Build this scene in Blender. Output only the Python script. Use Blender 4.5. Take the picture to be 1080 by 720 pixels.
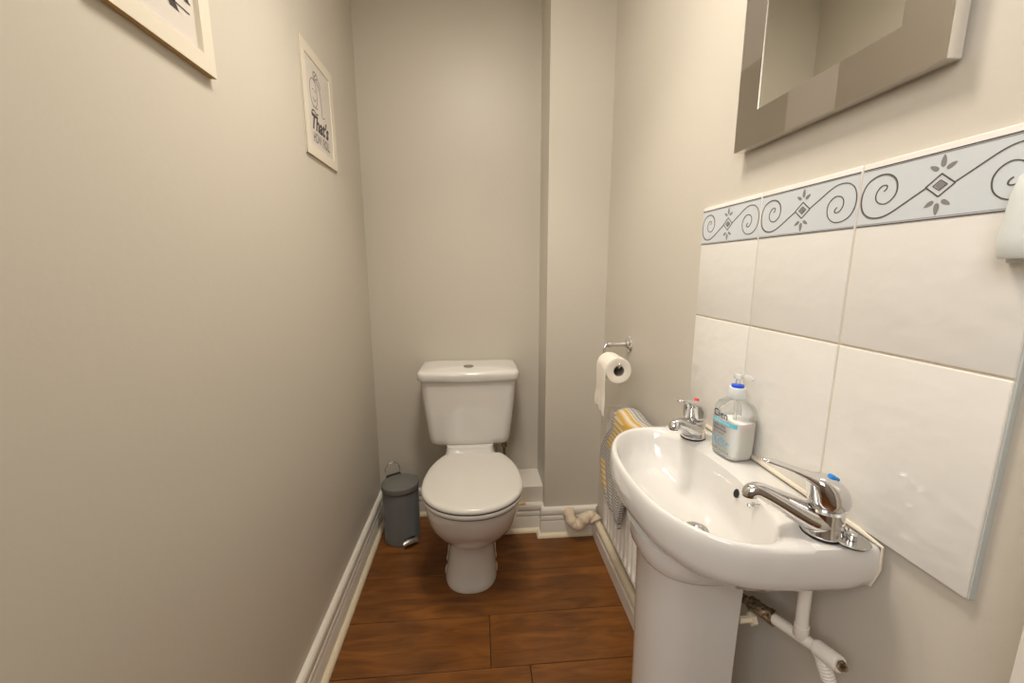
import bpy, bmesh, math, random
from mathutils import Vector, Matrix

random.seed(7)
for o in list(bpy.data.objects):
    bpy.data.objects.remove(o)
S = bpy.context.scene
COL = S.collection
PI = math.pi

# ------------------------------------------------------------------ camera, world, lights, exposure
cd = bpy.data.cameras.new('camera')
cam = bpy.data.objects.new('camera', cd)
COL.objects.link(cam)
cd.sensor_width = 36.0
cd.sensor_fit = 'HORIZONTAL'
cd.lens = 36.0 * 426.05 / 1080.0
cd.clip_start = 0.02
PITCH, YAW, ROLL = 0.1758, 0.0832, -0.0011
cam.location = (0, 0, 1.2051)
cam.rotation_mode = 'XYZ'
cam.rotation_euler = (Matrix.Rotation(-YAW, 3, 'Z') @ Matrix.Rotation(PI/2 - PITCH, 3, 'X') @ Matrix.Rotation(ROLL, 3, 'Z')).to_euler()
S.camera = cam

W = bpy.data.worlds.new('world')
S.world = W
W.use_nodes = True
W.node_tree.nodes['Background'].inputs[0].default_value = (0.05, 0.05, 0.055, 1)
W.node_tree.nodes['Background'].inputs[1].default_value = 0.5

S.view_settings.view_transform = 'Standard'
S.view_settings.look = 'None'
S.view_settings.gamma = 1.0
S.view_settings.use_curve_mapping = False
S.view_settings.exposure = 0.22

SPOTS = [((0.14, 0.74, 2.36), 12.5), ((-0.06, 1.15, 2.36), 15.0)]
for i, (p, e) in enumerate(SPOTS):
    ld = bpy.data.lights.new('downlight_lamp', 'SPOT')
    ld.energy = e
    ld.color = (1.0, 0.90, 0.77)
    ld.spot_size = math.radians((104, 90)[i])
    ld.spot_blend = 0.65
    ld.shadow_soft_size = 0.07
    lo = bpy.data.objects.new('downlight_lamp', ld)
    COL.objects.link(lo)
    lo.location = p
ld = bpy.data.lights.new('hall_fill', 'AREA')  # unseen soft fill added in the hall to brighten the room
ld.shape = 'RECTANGLE'
ld.size = 0.9
ld.size_y = 0.9
ld.energy = 16.0
ld.color = (0.98, 0.95, 0.92)
lo = bpy.data.objects.new('hall_fill', ld)
COL.objects.link(lo)
lo.location = (-0.75, -0.75, 1.90)
lo.rotation_euler = Vector((-0.95, -1.15, 0.55)).to_track_quat('Z', 'Y').to_euler()
ld = bpy.data.lights.new('ceiling_fill_light', 'AREA')  # added overhead fill, no such fixture known
ld.shape = 'DISK'
ld.size = 0.30
ld.energy = 6.3
ld.color = (1.0, 0.93, 0.83)
lo = bpy.data.objects.new('ceiling_fill_light', ld)
COL.objects.link(lo)
lo.location = (0.0, 0.80, 2.345)

# ------------------------------------------------------------------ helpers
def mat(name, color, rough=0.5, metal=0.0, **kw):
    m = bpy.data.materials.new(name)
    m.use_nodes = True
    b = m.node_tree.nodes['Principled BSDF']
    b.inputs['Base Color'].default_value = (*color, 1)
    b.inputs['Roughness'].default_value = rough
    b.inputs['Metallic'].default_value = metal
    for k, v in kw.items():
        b.inputs[k.replace('_', ' ')].default_value = v
    return m

def nodes(m):
    nt = m.node_tree
    return nt, nt.nodes['Principled BSDF']

def noise_color(m, c1, c2, scale=8.0, detail=3.0, lo=0.35, hi=0.65, stretch=(1, 1, 1)):
    nt, b = nodes(m)
    tc = nt.nodes.new('ShaderNodeTexCoord')
    mp = nt.nodes.new('ShaderNodeMapping')
    mp.inputs['Scale'].default_value = stretch
    n = nt.nodes.new('ShaderNodeTexNoise')
    n.inputs['Scale'].default_value = scale
    n.inputs['Detail'].default_value = detail
    r = nt.nodes.new('ShaderNodeValToRGB')
    r.color_ramp.elements[0].position = lo
    r.color_ramp.elements[1].position = hi
    r.color_ramp.elements[0].color = (*c1, 1)
    r.color_ramp.elements[1].color = (*c2, 1)
    nt.links.new(tc.outputs['Object'], mp.inputs[0])
    nt.links.new(mp.outputs[0], n.inputs['Vector'])
    nt.links.new(n.outputs[0], r.inputs[0])
    nt.links.new(r.outputs[0], b.inputs['Base Color'])
    return m

def noise_bump(m, scale, strength, dist=0.001, detail=3.0, stretch=(1, 1, 1)):
    nt, b = nodes(m)
    tc = nt.nodes.new('ShaderNodeTexCoord')
    mp = nt.nodes.new('ShaderNodeMapping')
    mp.inputs['Scale'].default_value = stretch
    n = nt.nodes.new('ShaderNodeTexNoise')
    n.inputs['Scale'].default_value = scale
    n.inputs['Detail'].default_value = detail
    bp = nt.nodes.new('ShaderNodeBump')
    bp.inputs['Strength'].default_value = strength
    bp.inputs['Distance'].default_value = dist
    nt.links.new(tc.outputs['Object'], mp.inputs[0])
    nt.links.new(mp.outputs[0], n.inputs['Vector'])
    nt.links.new(n.outputs[0], bp.inputs['Height'])
    nt.links.new(bp.outputs[0], b.inputs['Normal'])
    return m

def obj(name, bm, m=None, parent=None, smooth=True, angle=40, loc=None, rotz=0.0):
    """One mesh object. Coordinates of bm are local to parent (or world when top-level)."""
    me = bpy.data.meshes.new(name)
    bmesh.ops.recalc_face_normals(bm, faces=bm.faces)
    if smooth:
        for f in bm.faces:
            f.smooth = True
        ca = math.radians(angle)
        for e in bm.edges:
            if len(e.link_faces) == 2 and e.calc_face_angle(0) > ca:
                e.smooth = False
    bm.to_mesh(me)
    bm.free()
    o = bpy.data.objects.new(name, me)
    COL.objects.link(o)
    if m is not None:
        for mm in (m if isinstance(m, (list, tuple)) else [m]):
            me.materials.append(mm)
    if parent is not None:
        o.parent = parent
    if loc is not None:
        o.location = loc
        o.rotation_euler = (0, 0, rotz)
    return o

def thing(name, label, cat, loc=(0, 0, 0), rotz=0.0, group=None):
    o = bpy.data.objects.new(name, None)
    o.empty_display_size = 0.05
    COL.objects.link(o)
    o.location = loc
    o.rotation_euler = (0, 0, rotz)
    o['label'] = label
    o['category'] = cat
    if group:
        o['group'] = group
    return o

def struct(name, bm, m, **kw):
    o = obj(name, bm, m, **kw)
    o['kind'] = 'structure'
    return o

def add_box(bm, x0, x1, y0, y1, z0, z1, bev=0.0, seg=2, mi=0):
    vs = [bm.verts.new((x, y, z)) for x in (x0, x1) for y in (y0, y1) for z in (z0, z1)]
    F = [(0, 1, 3, 2), (4, 6, 7, 5), (0, 4, 5, 1), (2, 3, 7, 6), (0, 2, 6, 4), (1, 5, 7, 3)]
    fs = [bm.faces.new([vs[i] for i in f]) for f in F]
    for f in fs:
        f.material_index = mi
    if bev > 0:
        es = list({e for f in fs for e in f.edges})
        bmesh.ops.bevel(bm, geom=es, offset=bev, segments=seg, profile=0.5, affect='EDGES', material=-1)
    return bm

def loft(bm, rings, cap0=True, cap1=True, closed=True, mi=0):
    vr = [[bm.verts.new(p) for p in r] for r in rings]
    n = len(vr[0])
    for a, b in zip(vr, vr[1:]):
        for i in range(n if closed else n - 1):
            j = (i + 1) % n
            f = bm.faces.new((a[i], a[j], b[j], b[i]))
            f.material_index = mi
    if cap0:
        bm.faces.new(vr[0][::-1]).material_index = mi
    if cap1:
        bm.faces.new(vr[-1]).material_index = mi
    return bm

def catmull(pts, n=6, closed=False):
    P = [Vector(p) for p in pts]
    out = []
    m = len(P)
    rng = range(m) if closed else range(m - 1)
    for i in rng:
        if closed:
            p0, p1, p2, p3 = P[(i-1) % m], P[i], P[(i+1) % m], P[(i+2) % m]
        else:
            p0, p1, p2, p3 = P[max(i-1, 0)], P[i], P[i+1], P[min(i+2, m-1)]
        for k in range(n):
            t = k / n
            out.append(0.5*((2*p1) + (p2-p0)*t + (2*p0-5*p1+4*p2-p3)*t*t + (3*p1-p0-3*p2+p3)*t**3))
    if not closed:
        out.append(P[-1])
    return out

def add_tube(bm, pts, r, n=12, caps=True, flat=1.0, closed=False, upv=None):
    """Tube along pts. r a number or list of radii (or (ra, rb) pairs: sideways, up)."""
    P = [Vector(p) for p in pts]
    rings = []
    m = len(P)
    up = Vector(upv) if upv else None
    prev = None
    for i, p in enumerate(P):
        if closed:
            t = P[(i+1) % m] - P[(i-1) % m]
        else:
            t = (P[min(i+1, m-1)] - P[max(i-1, 0)])
        t.normalize()
        if up is not None:
            side = t.cross(up).normalized()
        elif prev is None:
            a = Vector((0, 0, 1)) if abs(t.z) < 0.9 else Vector((1, 0, 0))
            side = t.cross(a).normalized()
        else:
            side = (prev - t*prev.dot(t)).normalized()
        prev = side
        nv = side.cross(t).normalized()
        rr = r[i] if isinstance(r, (list, tuple)) else r
        ra, rb = rr if isinstance(rr, (list, tuple)) else (rr, rr*flat)
        rings.append([p + side*ra*math.cos(2*PI*k/n) + nv*rb*math.sin(2*PI*k/n) for k in range(n)])
    if closed:
        rings.append(rings[0])
        loft(bm, rings, False, False)
        bmesh.ops.remove_doubles(bm, verts=bm.verts, dist=1e-6)
    else:
        loft(bm, rings, caps, caps)
    return bm

def add_lathe(bm, prof, n=32, c=(0, 0, 0), axis='Z', cap0=True, cap1=True, mi=0):
    rings = []
    for r, h in prof:
        ring = []
        for k in range(n):
            a = 2*PI*k/n
            u, v = max(r, 1e-5)*math.cos(a), max(r, 1e-5)*math.sin(a)
            q = {'Z': (u, v, h), 'X': (h, u, v), 'Y': (v, h, u)}[axis]
            ring.append((q[0]+c[0], q[1]+c[1], q[2]+c[2]))
        rings.append(ring)
    return loft(bm, rings, cap0, cap1, mi=mi)

def add_ball(bm, c, r, n=10):
    k = 6
    add_lathe(bm, [(r*math.sin(PI*i/k), -r*math.cos(PI*i/k)) for i in range(k+1)], n, c)
    return bm

def text_bm(s, size=1.0, bold=0.0, space=1.0, shear=0.0):
    cu = bpy.data.curves.new('txt', 'FONT')
    cu.body = s
    cu.size = size
    cu.offset = bold
    cu.space_character = space
    cu.shear = shear
    cu.align_x = 'LEFT'
    cu.resolution_u = 4
    o = bpy.data.objects.new('txt', cu)
    COL.objects.link(o)
    dg = bpy.context.evaluated_depsgraph_get()
    me = bpy.data.meshes.new_from_object(o.evaluated_get(dg))
    bm = bmesh.new()
    bm.from_mesh(me)
    bpy.data.objects.remove(o)
    bpy.data.curves.remove(cu)
    bpy.data.meshes.remove(me)
    return bm

def fit_text(bm, s, x0, x1, y0, y1, f, thick=0.0, bold=0.0, shear=0.0):
    """Writes s into the box x0..x1, y0..y1; f maps (u, v, w) to the object's own space."""
    t = text_bm(s, 1.0, bold, shear=shear)
    xs = [v.co.x for v in t.verts]
    ys = [v.co.y for v in t.verts]
    a, b, c, d = min(xs), max(xs), min(ys), max(ys)
    if thick > 0:
        r = bmesh.ops.extrude_face_region(t, geom=list(t.faces))
        for v in [g for g in r['geom'] if isinstance(g, bmesh.types.BMVert)]:
            v.co.z = 1.0
    mp = {}
    for v in t.verts:
        mp[v.index] = None
    t.verts.index_update()
    new = [bm.verts.new(f(x0+(v.co.x-a)/(b-a)*(x1-x0), y0+(v.co.y-c)/(d-c)*(y1-y0), thick if v.co.z > 0.5 else 0.0)) for v in t.verts]
    for fc in t.faces:
        try:
            bm.faces.new([new[v.index] for v in fc.verts])
        except ValueError:
            pass
    t.free()
    return bm

def ribbon(bm, pts2, w, f, h=0.0004, taper=None):
    """Raised flat stroke along 2D points; f maps (u, v, h) to object space."""
    n = len(pts2)
    L, R = [], []
    for i in range(n):
        a = Vector(pts2[max(i-1, 0)][:2]); b = Vector(pts2[min(i+1, n-1)][:2])
        d = (b-a).normalized()
        nv = Vector((-d.y, d.x))
        ww = w*(taper(i/(n-1)) if taper else 1)/2
        p = Vector(pts2[i][:2])
        L.append(p+nv*ww); R.append(p-nv*ww)
    rings = []
    for l, r in zip(L, R):
        rings.append([f(l.x, l.y, 0), f(l.x, l.y, h), f(r.x, r.y, h), f(r.x, r.y, 0)])
    loft(bm, rings)
    return bm

def poly_plate(bm, pts2, f, h):
    a = [bm.verts.new(f(u, v, 0)) for u, v in pts2]
    b = [bm.verts.new(f(u, v, h)) for u, v in pts2]
    n = len(a)
    bm.faces.new(b); bm.faces.new(a[::-1])
    for i in range(n):
        j = (i+1) % n
        bm.faces.new((a[i], a[j], b[j], b[i]))
    return bm

# ------------------------------------------------------------------ materials
M = {}
M['wall'] = mat('wall_paint', (0.605, 0.560, 0.485), 0.42)
noise_bump(M['wall'], 55, 0.25, 0.0015, 4)
M['ceiling'] = mat('ceiling_paint', (0.8, 0.78, 0.74), 0.8)
M['gloss_white'] = mat('gloss_white_paint', (0.80, 0.755, 0.68), 0.28)
M['cream_paint'] = mat('aged_cream_paint', (0.78, 0.68, 0.50), 0.35)
M['china'] = mat('white_china', (0.73, 0.71, 0.675), 0.07, Coat_Weight=0.5, Coat_Roughness=0.03)
M['seat'] = mat('white_seat_plastic', (0.68, 0.655, 0.61), 0.16)
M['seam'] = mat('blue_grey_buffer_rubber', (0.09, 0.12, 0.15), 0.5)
M['chrome'] = mat('chrome', (0.78, 0.78, 0.79), 0.06, 1.0)
M['dull_chrome'] = mat('dull_chrome', (0.6, 0.59, 0.57), 0.22, 1.0)
M['rubber'] = mat('black_rubber', (0.015, 0.014, 0.013), 0.5)
M['dark'] = mat('dark_hole', (0.008, 0.007, 0.006), 0.6)
M['blue'] = mat('blue_indicator', (0.02, 0.22, 0.62), 0.25)
M['red'] = mat('red_indicator', (0.75, 0.06, 0.05), 0.3)
M['tile'] = mat('glazed_white_tile', (0.78, 0.755, 0.71), 0.12)
noise_bump(M['tile'], 26, 0.3, 0.004, 1.5, (1, 1, 1.4))
M['grout'] = mat('cream_grout', (0.72, 0.62, 0.47), 0.7)
M['band'] = mat('pale_grey_blue_glaze', (0.62, 0.655, 0.68), 0.14)
M['motif'] = mat('charcoal_glaze', (0.10, 0.085, 0.08), 0.2)
M['motif_light'] = mat('mid_grey_glaze', (0.24, 0.225, 0.225), 0.2)
M['tile_edge'] = mat('unglazed_tile_edge', (0.50, 0.53, 0.52), 0.6)
M['rad'] = mat('radiator_enamel', (0.80, 0.765, 0.70), 0.3)
M['rad_grille'] = mat('radiator_grille_cream', (0.72, 0.67, 0.57), 0.4)
M['frame'] = mat('cream_frame_foil', (0.74, 0.68, 0.57), 0.5)
M['mdf'] = mat('raw_brown_board', (0.48, 0.30, 0.11), 0.75)
M['paper'] = mat('print_paper', (0.66, 0.61, 0.56), 0.45)
M['ink'] = mat('black_print_ink', (0.06, 0.05, 0.05), 0.6)
M['ink_thin'] = mat('grey_print_ink', (0.14, 0.12, 0.12), 0.6)
M['mirror'] = mat('mirror_glass', (0.93, 0.95, 0.92), 0.01, 1.0)
M['pewter'] = mat('brushed_pewter', (0.45, 0.41, 0.36), 0.36, 1.0)
noise_bump(M['pewter'], 90, 0.12, 0.0004, 2, (1, 1, 12))
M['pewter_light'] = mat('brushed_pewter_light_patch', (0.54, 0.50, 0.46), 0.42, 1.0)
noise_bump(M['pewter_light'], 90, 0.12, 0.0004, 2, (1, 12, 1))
M['pewter_edge'] = mat('polished_pewter_edge', (0.80, 0.78, 0.74), 0.2, 1.0)
M['bin'] = mat('slate_grey_enamel', (0.155, 0.16, 0.165), 0.28, 0.1)
M['bin_lid'] = mat('grey_lid_enamel', (0.17, 0.165, 0.155), 0.42)
noise_bump(M['bin_lid'], 300, 0.3, 0.0004, 2)
M['tissue'] = mat('white_tissue', (0.86, 0.80, 0.71), 0.95)
noise_bump(M['tissue'], 420, 0.5, 0.0006, 2)
M['cardboard'] = mat('grey_cardboard', (0.30, 0.26, 0.22), 0.9)
M['lag'] = mat('painted_pipe_lagging', (0.70, 0.58, 0.43), 0.6)
noise_bump(M['lag'], 60, 0.7, 0.003, 3)
M['pipe_white'] = mat('white_painted_pipe', (0.80, 0.76, 0.69), 0.35)
noise_bump(M['pipe_white'], 90, 0.35, 0.001, 3)
M['brass'] = mat('tarnished_brass', (0.22, 0.145, 0.08), 0.42, 0.8)
noise_color(M['brass'], (0.08, 0.055, 0.035), (0.50, 0.38, 0.24), 160, 3)
M['plastic_white'] = mat('white_plastic', (0.74, 0.77, 0.76), 0.3)
M['sealant'] = mat('aged_sealant', (0.78, 0.70, 0.57), 0.35)

# clear plastic: thin bottle wall
def clear(name, tint, see):
    m = bpy.data.materials.new(name)
    m.use_nodes = True
    nt = m.node_tree
    b = nt.nodes['Principled BSDF']
    b.inputs['Base Color'].default_value = (*tint, 1)
    b.inputs['Roughness'].default_value = 0.12
    t = nt.nodes.new('ShaderNodeBsdfTransparent')
    mx = nt.nodes.new('ShaderNodeMixShader')
    fr = nt.nodes.new('ShaderNodeFresnel')
    fr.inputs[0].default_value = 1.35
    ad = nt.nodes.new('ShaderNodeMath')
    ad.operation = 'ADD'
    ad.inputs[1].default_value = 1.0-see
    ad.use_clamp = True
    nt.links.new(fr.outputs[0], ad.inputs[0])
    nt.links.new(ad.outputs[0], mx.inputs[0])
    nt.links.new(t.outputs[0], mx.inputs[1])
    nt.links.new(b.outputs[0], mx.inputs[2])
    nt.links.new(mx.outputs[0], nt.nodes['Material Output'].inputs[0])
    return m
M['bottle'] = clear('clear_bottle_plastic', (0.85, 0.85, 0.82), 0.96)
M['nozzle'] = clear('frosted_nozzle_plastic', (0.85, 0.85, 0.82), 0.68)
M['soap'] = mat('pearly_liquid_soap', (0.93, 0.94, 0.90), 0.35, Subsurface_Weight=0.4, Subsurface_Scale=0.02)
M['label_navy'] = mat('navy_label_print', (0.03, 0.03, 0.10), 0.4)
M['label_cyan'] = mat('cyan_label_band', (0.14, 0.58, 0.72), 0.35)
M['label_grey'] = mat('grey_label_print', (0.16, 0.17, 0.23), 0.4)
M['label_blue'] = mat('pale_blue_label_swirl', (0.22, 0.52, 0.74), 0.4)
M['pump_blue'] = mat('blue_pump_ring', (0.02, 0.10, 0.72), 0.3)
M['label_white'] = mat('white_label_print', (0.85, 0.9, 0.9), 0.4)

# wood floor: every plank has its own tone and grain, run lengthways along x
def floor_mat():
    m = mat('dark_oak_laminate', (0.1, 0.04, 0.02), 0.38)
    nt, b = nodes(m)
    at = nt.nodes.new('ShaderNodeAttribute')
    at.attribute_name = 'plank'
    tc = nt.nodes.new('ShaderNodeTexCoord')
    off = nt.nodes.new('ShaderNodeVectorMath'); off.operation = 'MULTIPLY_ADD'
    off.inputs[1].default_value = (7.3, 3.1, 5.7)
    nt.links.new(at.outputs['Color'], off.inputs[0])
    nt.links.new(tc.outputs['Object'], off.inputs[2])
    mp = nt.nodes.new('ShaderNodeMapping')
    mp.inputs['Scale'].default_value = (1.3, 7, 1)
    nt.links.new(off.outputs[0], mp.inputs[0])
    n1 = nt.nodes.new('ShaderNodeTexNoise')
    n1.inputs['Scale'].default_value = 3.0
    n1.inputs['Detail'].default_value = 7
    n1.inputs['Distortion'].default_value = 1.3
    nt.links.new(mp.outputs[0], n1.inputs['Vector'])
    mp2 = nt.nodes.new('ShaderNodeMapping')
    mp2.inputs['Scale'].default_value = (9, 120, 1)
    nt.links.new(off.outputs[0], mp2.inputs[0])
    n2 = nt.nodes.new('ShaderNodeTexNoise')
    n2.inputs['Scale'].default_value = 2.0
    n2.inputs['Detail'].default_value = 5
    nt.links.new(mp2.outputs[0], n2.inputs['Vector'])
    mixv = nt.nodes.new('ShaderNodeMath'); mixv.operation = 'MULTIPLY_ADD'
    mixv.inputs[1].default_value = 0.35
    nt.links.new(n2.outputs[0], mixv.inputs[0])
    nt.links.new(n1.outputs[0], mixv.inputs[2])
    r = nt.nodes.new('ShaderNodeValToRGB')
    e = r.color_ramp.elements
    e[0].position = 0.40; e[0].color = (0.100, 0.033, 0.006, 1)
    e[1].position = 0.92; e[1].color = (0.27, 0.100, 0.020, 1)
    x = e.new(0.64); x.color = (0.175, 0.061, 0.010, 1)
    nt.links.new(mixv.outputs[0], r.inputs[0])
    # slow blotches of wear
    n3 = nt.nodes.new('ShaderNodeTexNoise')
    n3.inputs['Scale'].default_value = 5.0
    n3.inputs['Detail'].default_value = 3
    nt.links.new(off.outputs[0], n3.inputs['Vector'])
    r3 = nt.nodes.new('ShaderNodeMapRange')
    r3.inputs['From Min'].default_value = 0.3; r3.inputs['From Max'].default_value = 0.7
    r3.inputs['To Min'].default_value = 0.8; r3.inputs['To Max'].default_value = 1.15
    nt.links.new(n3.outputs[0], r3.inputs[0])
    sc = nt.nodes.new('ShaderNodeVectorMath'); sc.operation = 'SCALE'
    nt.links.new(r.outputs[0], sc.inputs[0])
    nt.links.new(r3.outputs[0], sc.inputs['Scale'])
    nt.links.new(sc.outputs[0], b.inputs['Base Color'])
    bp = nt.nodes.new('ShaderNodeBump')
    bp.inputs['Strength'].default_value = 0.25
    bp.inputs['Distance'].default_value = 0.001
    nt.links.new(n2.outputs[0], bp.inputs['Height'])
    nt.links.new(bp.outputs[0], b.inputs['Normal'])
    return m
M['floor'] = floor_mat()

def towel_mat():
    m = mat('woven_grey_and_mustard', (0.4, 0.4, 0.4), 0.95)
    nt, b = nodes(m)
    uv = nt.nodes.new('ShaderNodeUVMap'); uv.uv_map = 'UVMap'
    sp = nt.nodes.new('ShaderNodeSeparateXYZ')
    nt.links.new(uv.outputs[0], sp.inputs[0])
    # u across the cloth in metres, v along its length in metres
    def mth(op, a, bb=None, c=None):
        n = nt.nodes.new('ShaderNodeMath'); n.operation = op
        for i, q in enumerate((a, bb, c)):
            if q is None: continue
            if isinstance(q, (int, float)): n.inputs[i].default_value = q
            else: nt.links.new(q, n.inputs[i])
        return n.outputs[0]
    zig = mth('PINGPONG', mth('MULTIPLY', sp.outputs[0], 1.0), 0.006)
    vz = mth('ADD', sp.outputs[1], zig)
    fine = mth('GREATER_THAN', mth('FRACT', mth('MULTIPLY', vz, 100.0)), 0.45)
    sdiag = mth('ADD', mth('MULTIPLY', sp.outputs[0], 0.9), mth('MULTIPLY', sp.outputs[1], 0.35))
    band = mth('LESS_THAN', mth('FRACT', mth('DIVIDE', mth('SUBTRACT', sdiag, 0.185-0.163), 0.163)), 0.45)
    def box_(u0, u1, v0, v1):
        a_ = mth('MULTIPLY', mth('GREATER_THAN', sp.outputs[0], u0), mth('LESS_THAN', sp.outputs[0], u1))
        c_ = mth('MULTIPLY', mth('GREATER_THAN', sp.outputs[1], v0), mth('LESS_THAN', sp.outputs[1], v1))
        return mth('MULTIPLY', a_, c_)
    band = mth('MAXIMUM', box_(0.038, 0.40, 0.20, 0.350), box_(0.022, 0.075, 0.05, 0.14))
    stripe = mth('GREATER_THAN', mth('FRACT', mth('MULTIPLY', vz, 60.0)), 0.4)
    mix1 = nt.nodes.new('ShaderNodeMix'); mix1.data_type = 'RGBA'
    mix1.inputs[6].default_value = (0.16, 0.155, 0.15, 1); mix1.inputs[7].default_value = (0.60, 0.57, 0.53, 1)
    nt.links.new(fine, mix1.inputs[0])
    mix2 = nt.nodes.new('ShaderNodeMix'); mix2.data_type = 'RGBA'
    mix2.inputs[6].default_value = (0.66, 0.60, 0.50, 1); mix2.inputs[7].default_value = (0.56, 0.34, 0.06, 1)
    nt.links.new(stripe, mix2.inputs[0])
    mix3 = nt.nodes.new('ShaderNodeMix'); mix3.data_type = 'RGBA'
    nt.links.new(band, mix3.inputs[0])
    nt.links.new(mix1.outputs[2], mix3.inputs[6])
    nt.links.new(mix2.outputs[2], mix3.inputs[7])
    nt.links.new(mix3.outputs[2], b.inputs['Base Color'])
    return m
M['towel'] = towel_mat()

# ------------------------------------------------------------------ room dimensions
XL, XR = -0.494, 0.538
YB = 1.886          # back wall
YC = 1.671          # front face of the boxed column
XC = 0.286          # left face of the boxed column
YE = 0.255          # room side of the door wall
ZC = 2.40

# ------------------------------------------------------------------ setting
bm = bmesh.new()
col = bm.loops.layers.color.new('plank')
def plank(x0, x1, y0, y1, tone):
    b2 = bmesh.new()
    g = 0.0011
    add_box(b2, x0+g, x1-g, y0+g, y1-g, -0.012, 0.0, 0.0008, 1)
    mp = {v: bm.verts.new(v.co) for v in b2.verts}
    for f in b2.faces:
        nf = bm.faces.new([mp[v] for v in f.verts])
        for l in nf.loops:
            l[col] = (tone[0], tone[1], tone[2], 1)
    b2.free()
ys = [-1.2, -1.0, -0.8, -0.6, -0.4, -0.2, 0.03, 0.24, 0.44, 0.64, 0.845, 1.05, 1.245, 1.45, 1.65, 1.85, 2.05]
joints = {1.05: 0.022, 0.845: 0.143, 0.64: -0.15, 0.44: 0.25, 0.24: -0.2}
for k, (a, b) in enumerate(zip(ys, ys[1:])):
    j = joints.get(a)
    xs = [-1.3, j, 1.3] if j is not None else ([-1.3, 1.3] if a > 1.1 else [-1.3, random.uniform(-.4, .4), 1.3])
    for x0, x1 in zip(xs, xs[1:]):
        plank(x0, x1, a, b, (random.random(), random.random(), random.random()))
struct('floor', bm, M['floor'], smooth=False)
bm = bmesh.new(); add_box(bm, -1.3, 1.3, -1.2, 2.05, -0.10, -0.0115)
o = struct('trim_1', bm, M['rubber'], smooth=False)   # sub-floor seen in the plank gaps

def wallbox(name, *a, m='wall'):
    b_ = bmesh.new(); add_box(b_, *a)
    return struct(name, b_, M[m], smooth=False)
wallbox('wall_left', XL-0.1, XL, YE, YB+0.1, -0.05, ZC)
wallbox('wall_right', XR, XR+0.1, YE, YB+0.1, -0.05, ZC)
wallbox('wall_back', XL, XR, YB, YB+0.1, -0.05, ZC)
# boxed column in the right back corner
wallbox('wall_column', XC, XR, YC, YB, -0.02, ZC)
# door wall (behind the camera's view) with its opening, and the hall
bm = bmesh.new()
add_box(bm, -1.3, -0.44, 0.17, YE, -0.05, ZC)
add_box(bm, 0.50, 1.3, 0.17, YE, -0.05, ZC)
add_box(bm, -0.44, 0.50, 0.17, YE, 2.03, ZC)
struct('wall_front', bm, M['wall'], smooth=False)
bm = bmesh.new()
add_box(bm, -1.4, -1.3, -1.3, 0.17, -0.05, ZC)
add_box(bm, 1.3, 1.4, -1.3, 0.17, -0.05, ZC)
add_box(bm, -1.3, 1.3, -1.3, -1.2, -0.05, ZC)
struct('wall_hall', bm, mat('hall_paint', (0.42, 0.37, 0.31), 0.6), smooth=False)
wallbox('ceiling', -1.4, 1.4, -1.3, YB+0.1, ZC, ZC+0.1, m='ceiling')
# door lining and architrave
bm = bmesh.new()
add_box(bm, 0.48, 0.50, 0.15, 0.272, 0, 2.03, 0.002)
add_box(bm, -0.44, -0.42, 0.15, 0.272, 0, 2.03, 0.002)
add_box(bm, -0.44, 0.50, 0.15, 0.272, 2.01, 2.03, 0.002)
add_box(bm, 0.484, XR, YE, 0.274, 0, 2.08, 0.003)
add_box(bm, XL, -0.424, YE, 0.274, 0, 2.08, 0.003)
add_box(bm, -0.424, 0.484, YE, 0.274, 2.014, 2.08, 0.003)
struct('trim_2', bm, M['gloss_white'])

# skirting: profile swept along straight runs
PROF = [(0, 0), (0.0175, 0), (0.0175, 0.070), (0.0165, 0.0725), (0.0130, 0.0735), (0.0130, 0.0775), (0.0165, 0.079),
        (0.0175, 0.081), (0.0175, 0.094), (0.0165, 0.0965), (0.0125, 0.098), (0.0125, 0.102), (0.0160, 0.104),
        (0.0172, 0.107), (0.0172, 0.118), (0.0155, 0.127), (0.011, 0.133), (0.004, 0.136), (0, 0.136)]
BEAD = [(0.0176, 0)] + [(0.0176+0.0165*math.cos(a), 0.0165*math.sin(a)) for a in [i*PI/2/7 for i in range(8)]]
def sweep_prof(bm, path, prof, nrm, mi=0):
    """path: list of (x, y) wall line points; nrm: list of outward offsets dir per point (mitre included)."""
    rings = []
    for (x, y), (nx, ny) in zip(path, nrm):
        rings.append([(x+nx*o_, y+ny*o_, z) for o_, z in prof])
    loft(bm, rings, mi=mi)
def skirt(name, path, nrm, zscale=1.0):
    bm = bmesh.new()
    sweep_prof(bm, path, [(a, b*zscale) for a, b in PROF], nrm, 0)
    o = struct(name, bm, M['gloss_white'], angle=25)
    bm = bmesh.new()
    sweep_prof(bm, path, BEAD, nrm, 0)
    c = obj('floor_bead', bm, M['cream_paint'], o)
    return o
BX0 = 0.085
YF = 1.7145
skirt('baseboard_left', [(XL, 0.275), (XL, YB)], [(1, 0), (1, -1)])
skirt('baseboard_back', [(XL, YB), (BX0, YB)], [(1, -1), (1, -1)])
skirt('baseboard_box', [(BX0, YB), (BX0, YF), (XC, YF)], [(-1, -1), (-1, -1), (-1, -1)])
bb_ = [o for o in bpy.data.objects if o.name == 'baseboard_box'][0]
bm = bmesh.new(); add_box(bm, 0.10, 0.205, YF-0.016, YF-0.001, 0.1355, 0.1395, 0.001, 1)
obj('raw_timber_strip', bm, mat('raw_pine', (0.62, 0.42, 0.18), 0.7), bb_)
skirt('baseboard_column', [(XC, YF), (XC, YC), (XR, YC)], [(-1, -1), (-1, -1), (-1, -1)])
bm = bmesh.new()
P2 = [(0, 0), (0.030, 0), (0.030, 0.052), (0.026, 0.060), (0, 0.062)]
sweep_prof(bm, [(XR, 0.275), (XR, YC)], P2, [(-1, 0), (-1, 0)])
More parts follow.
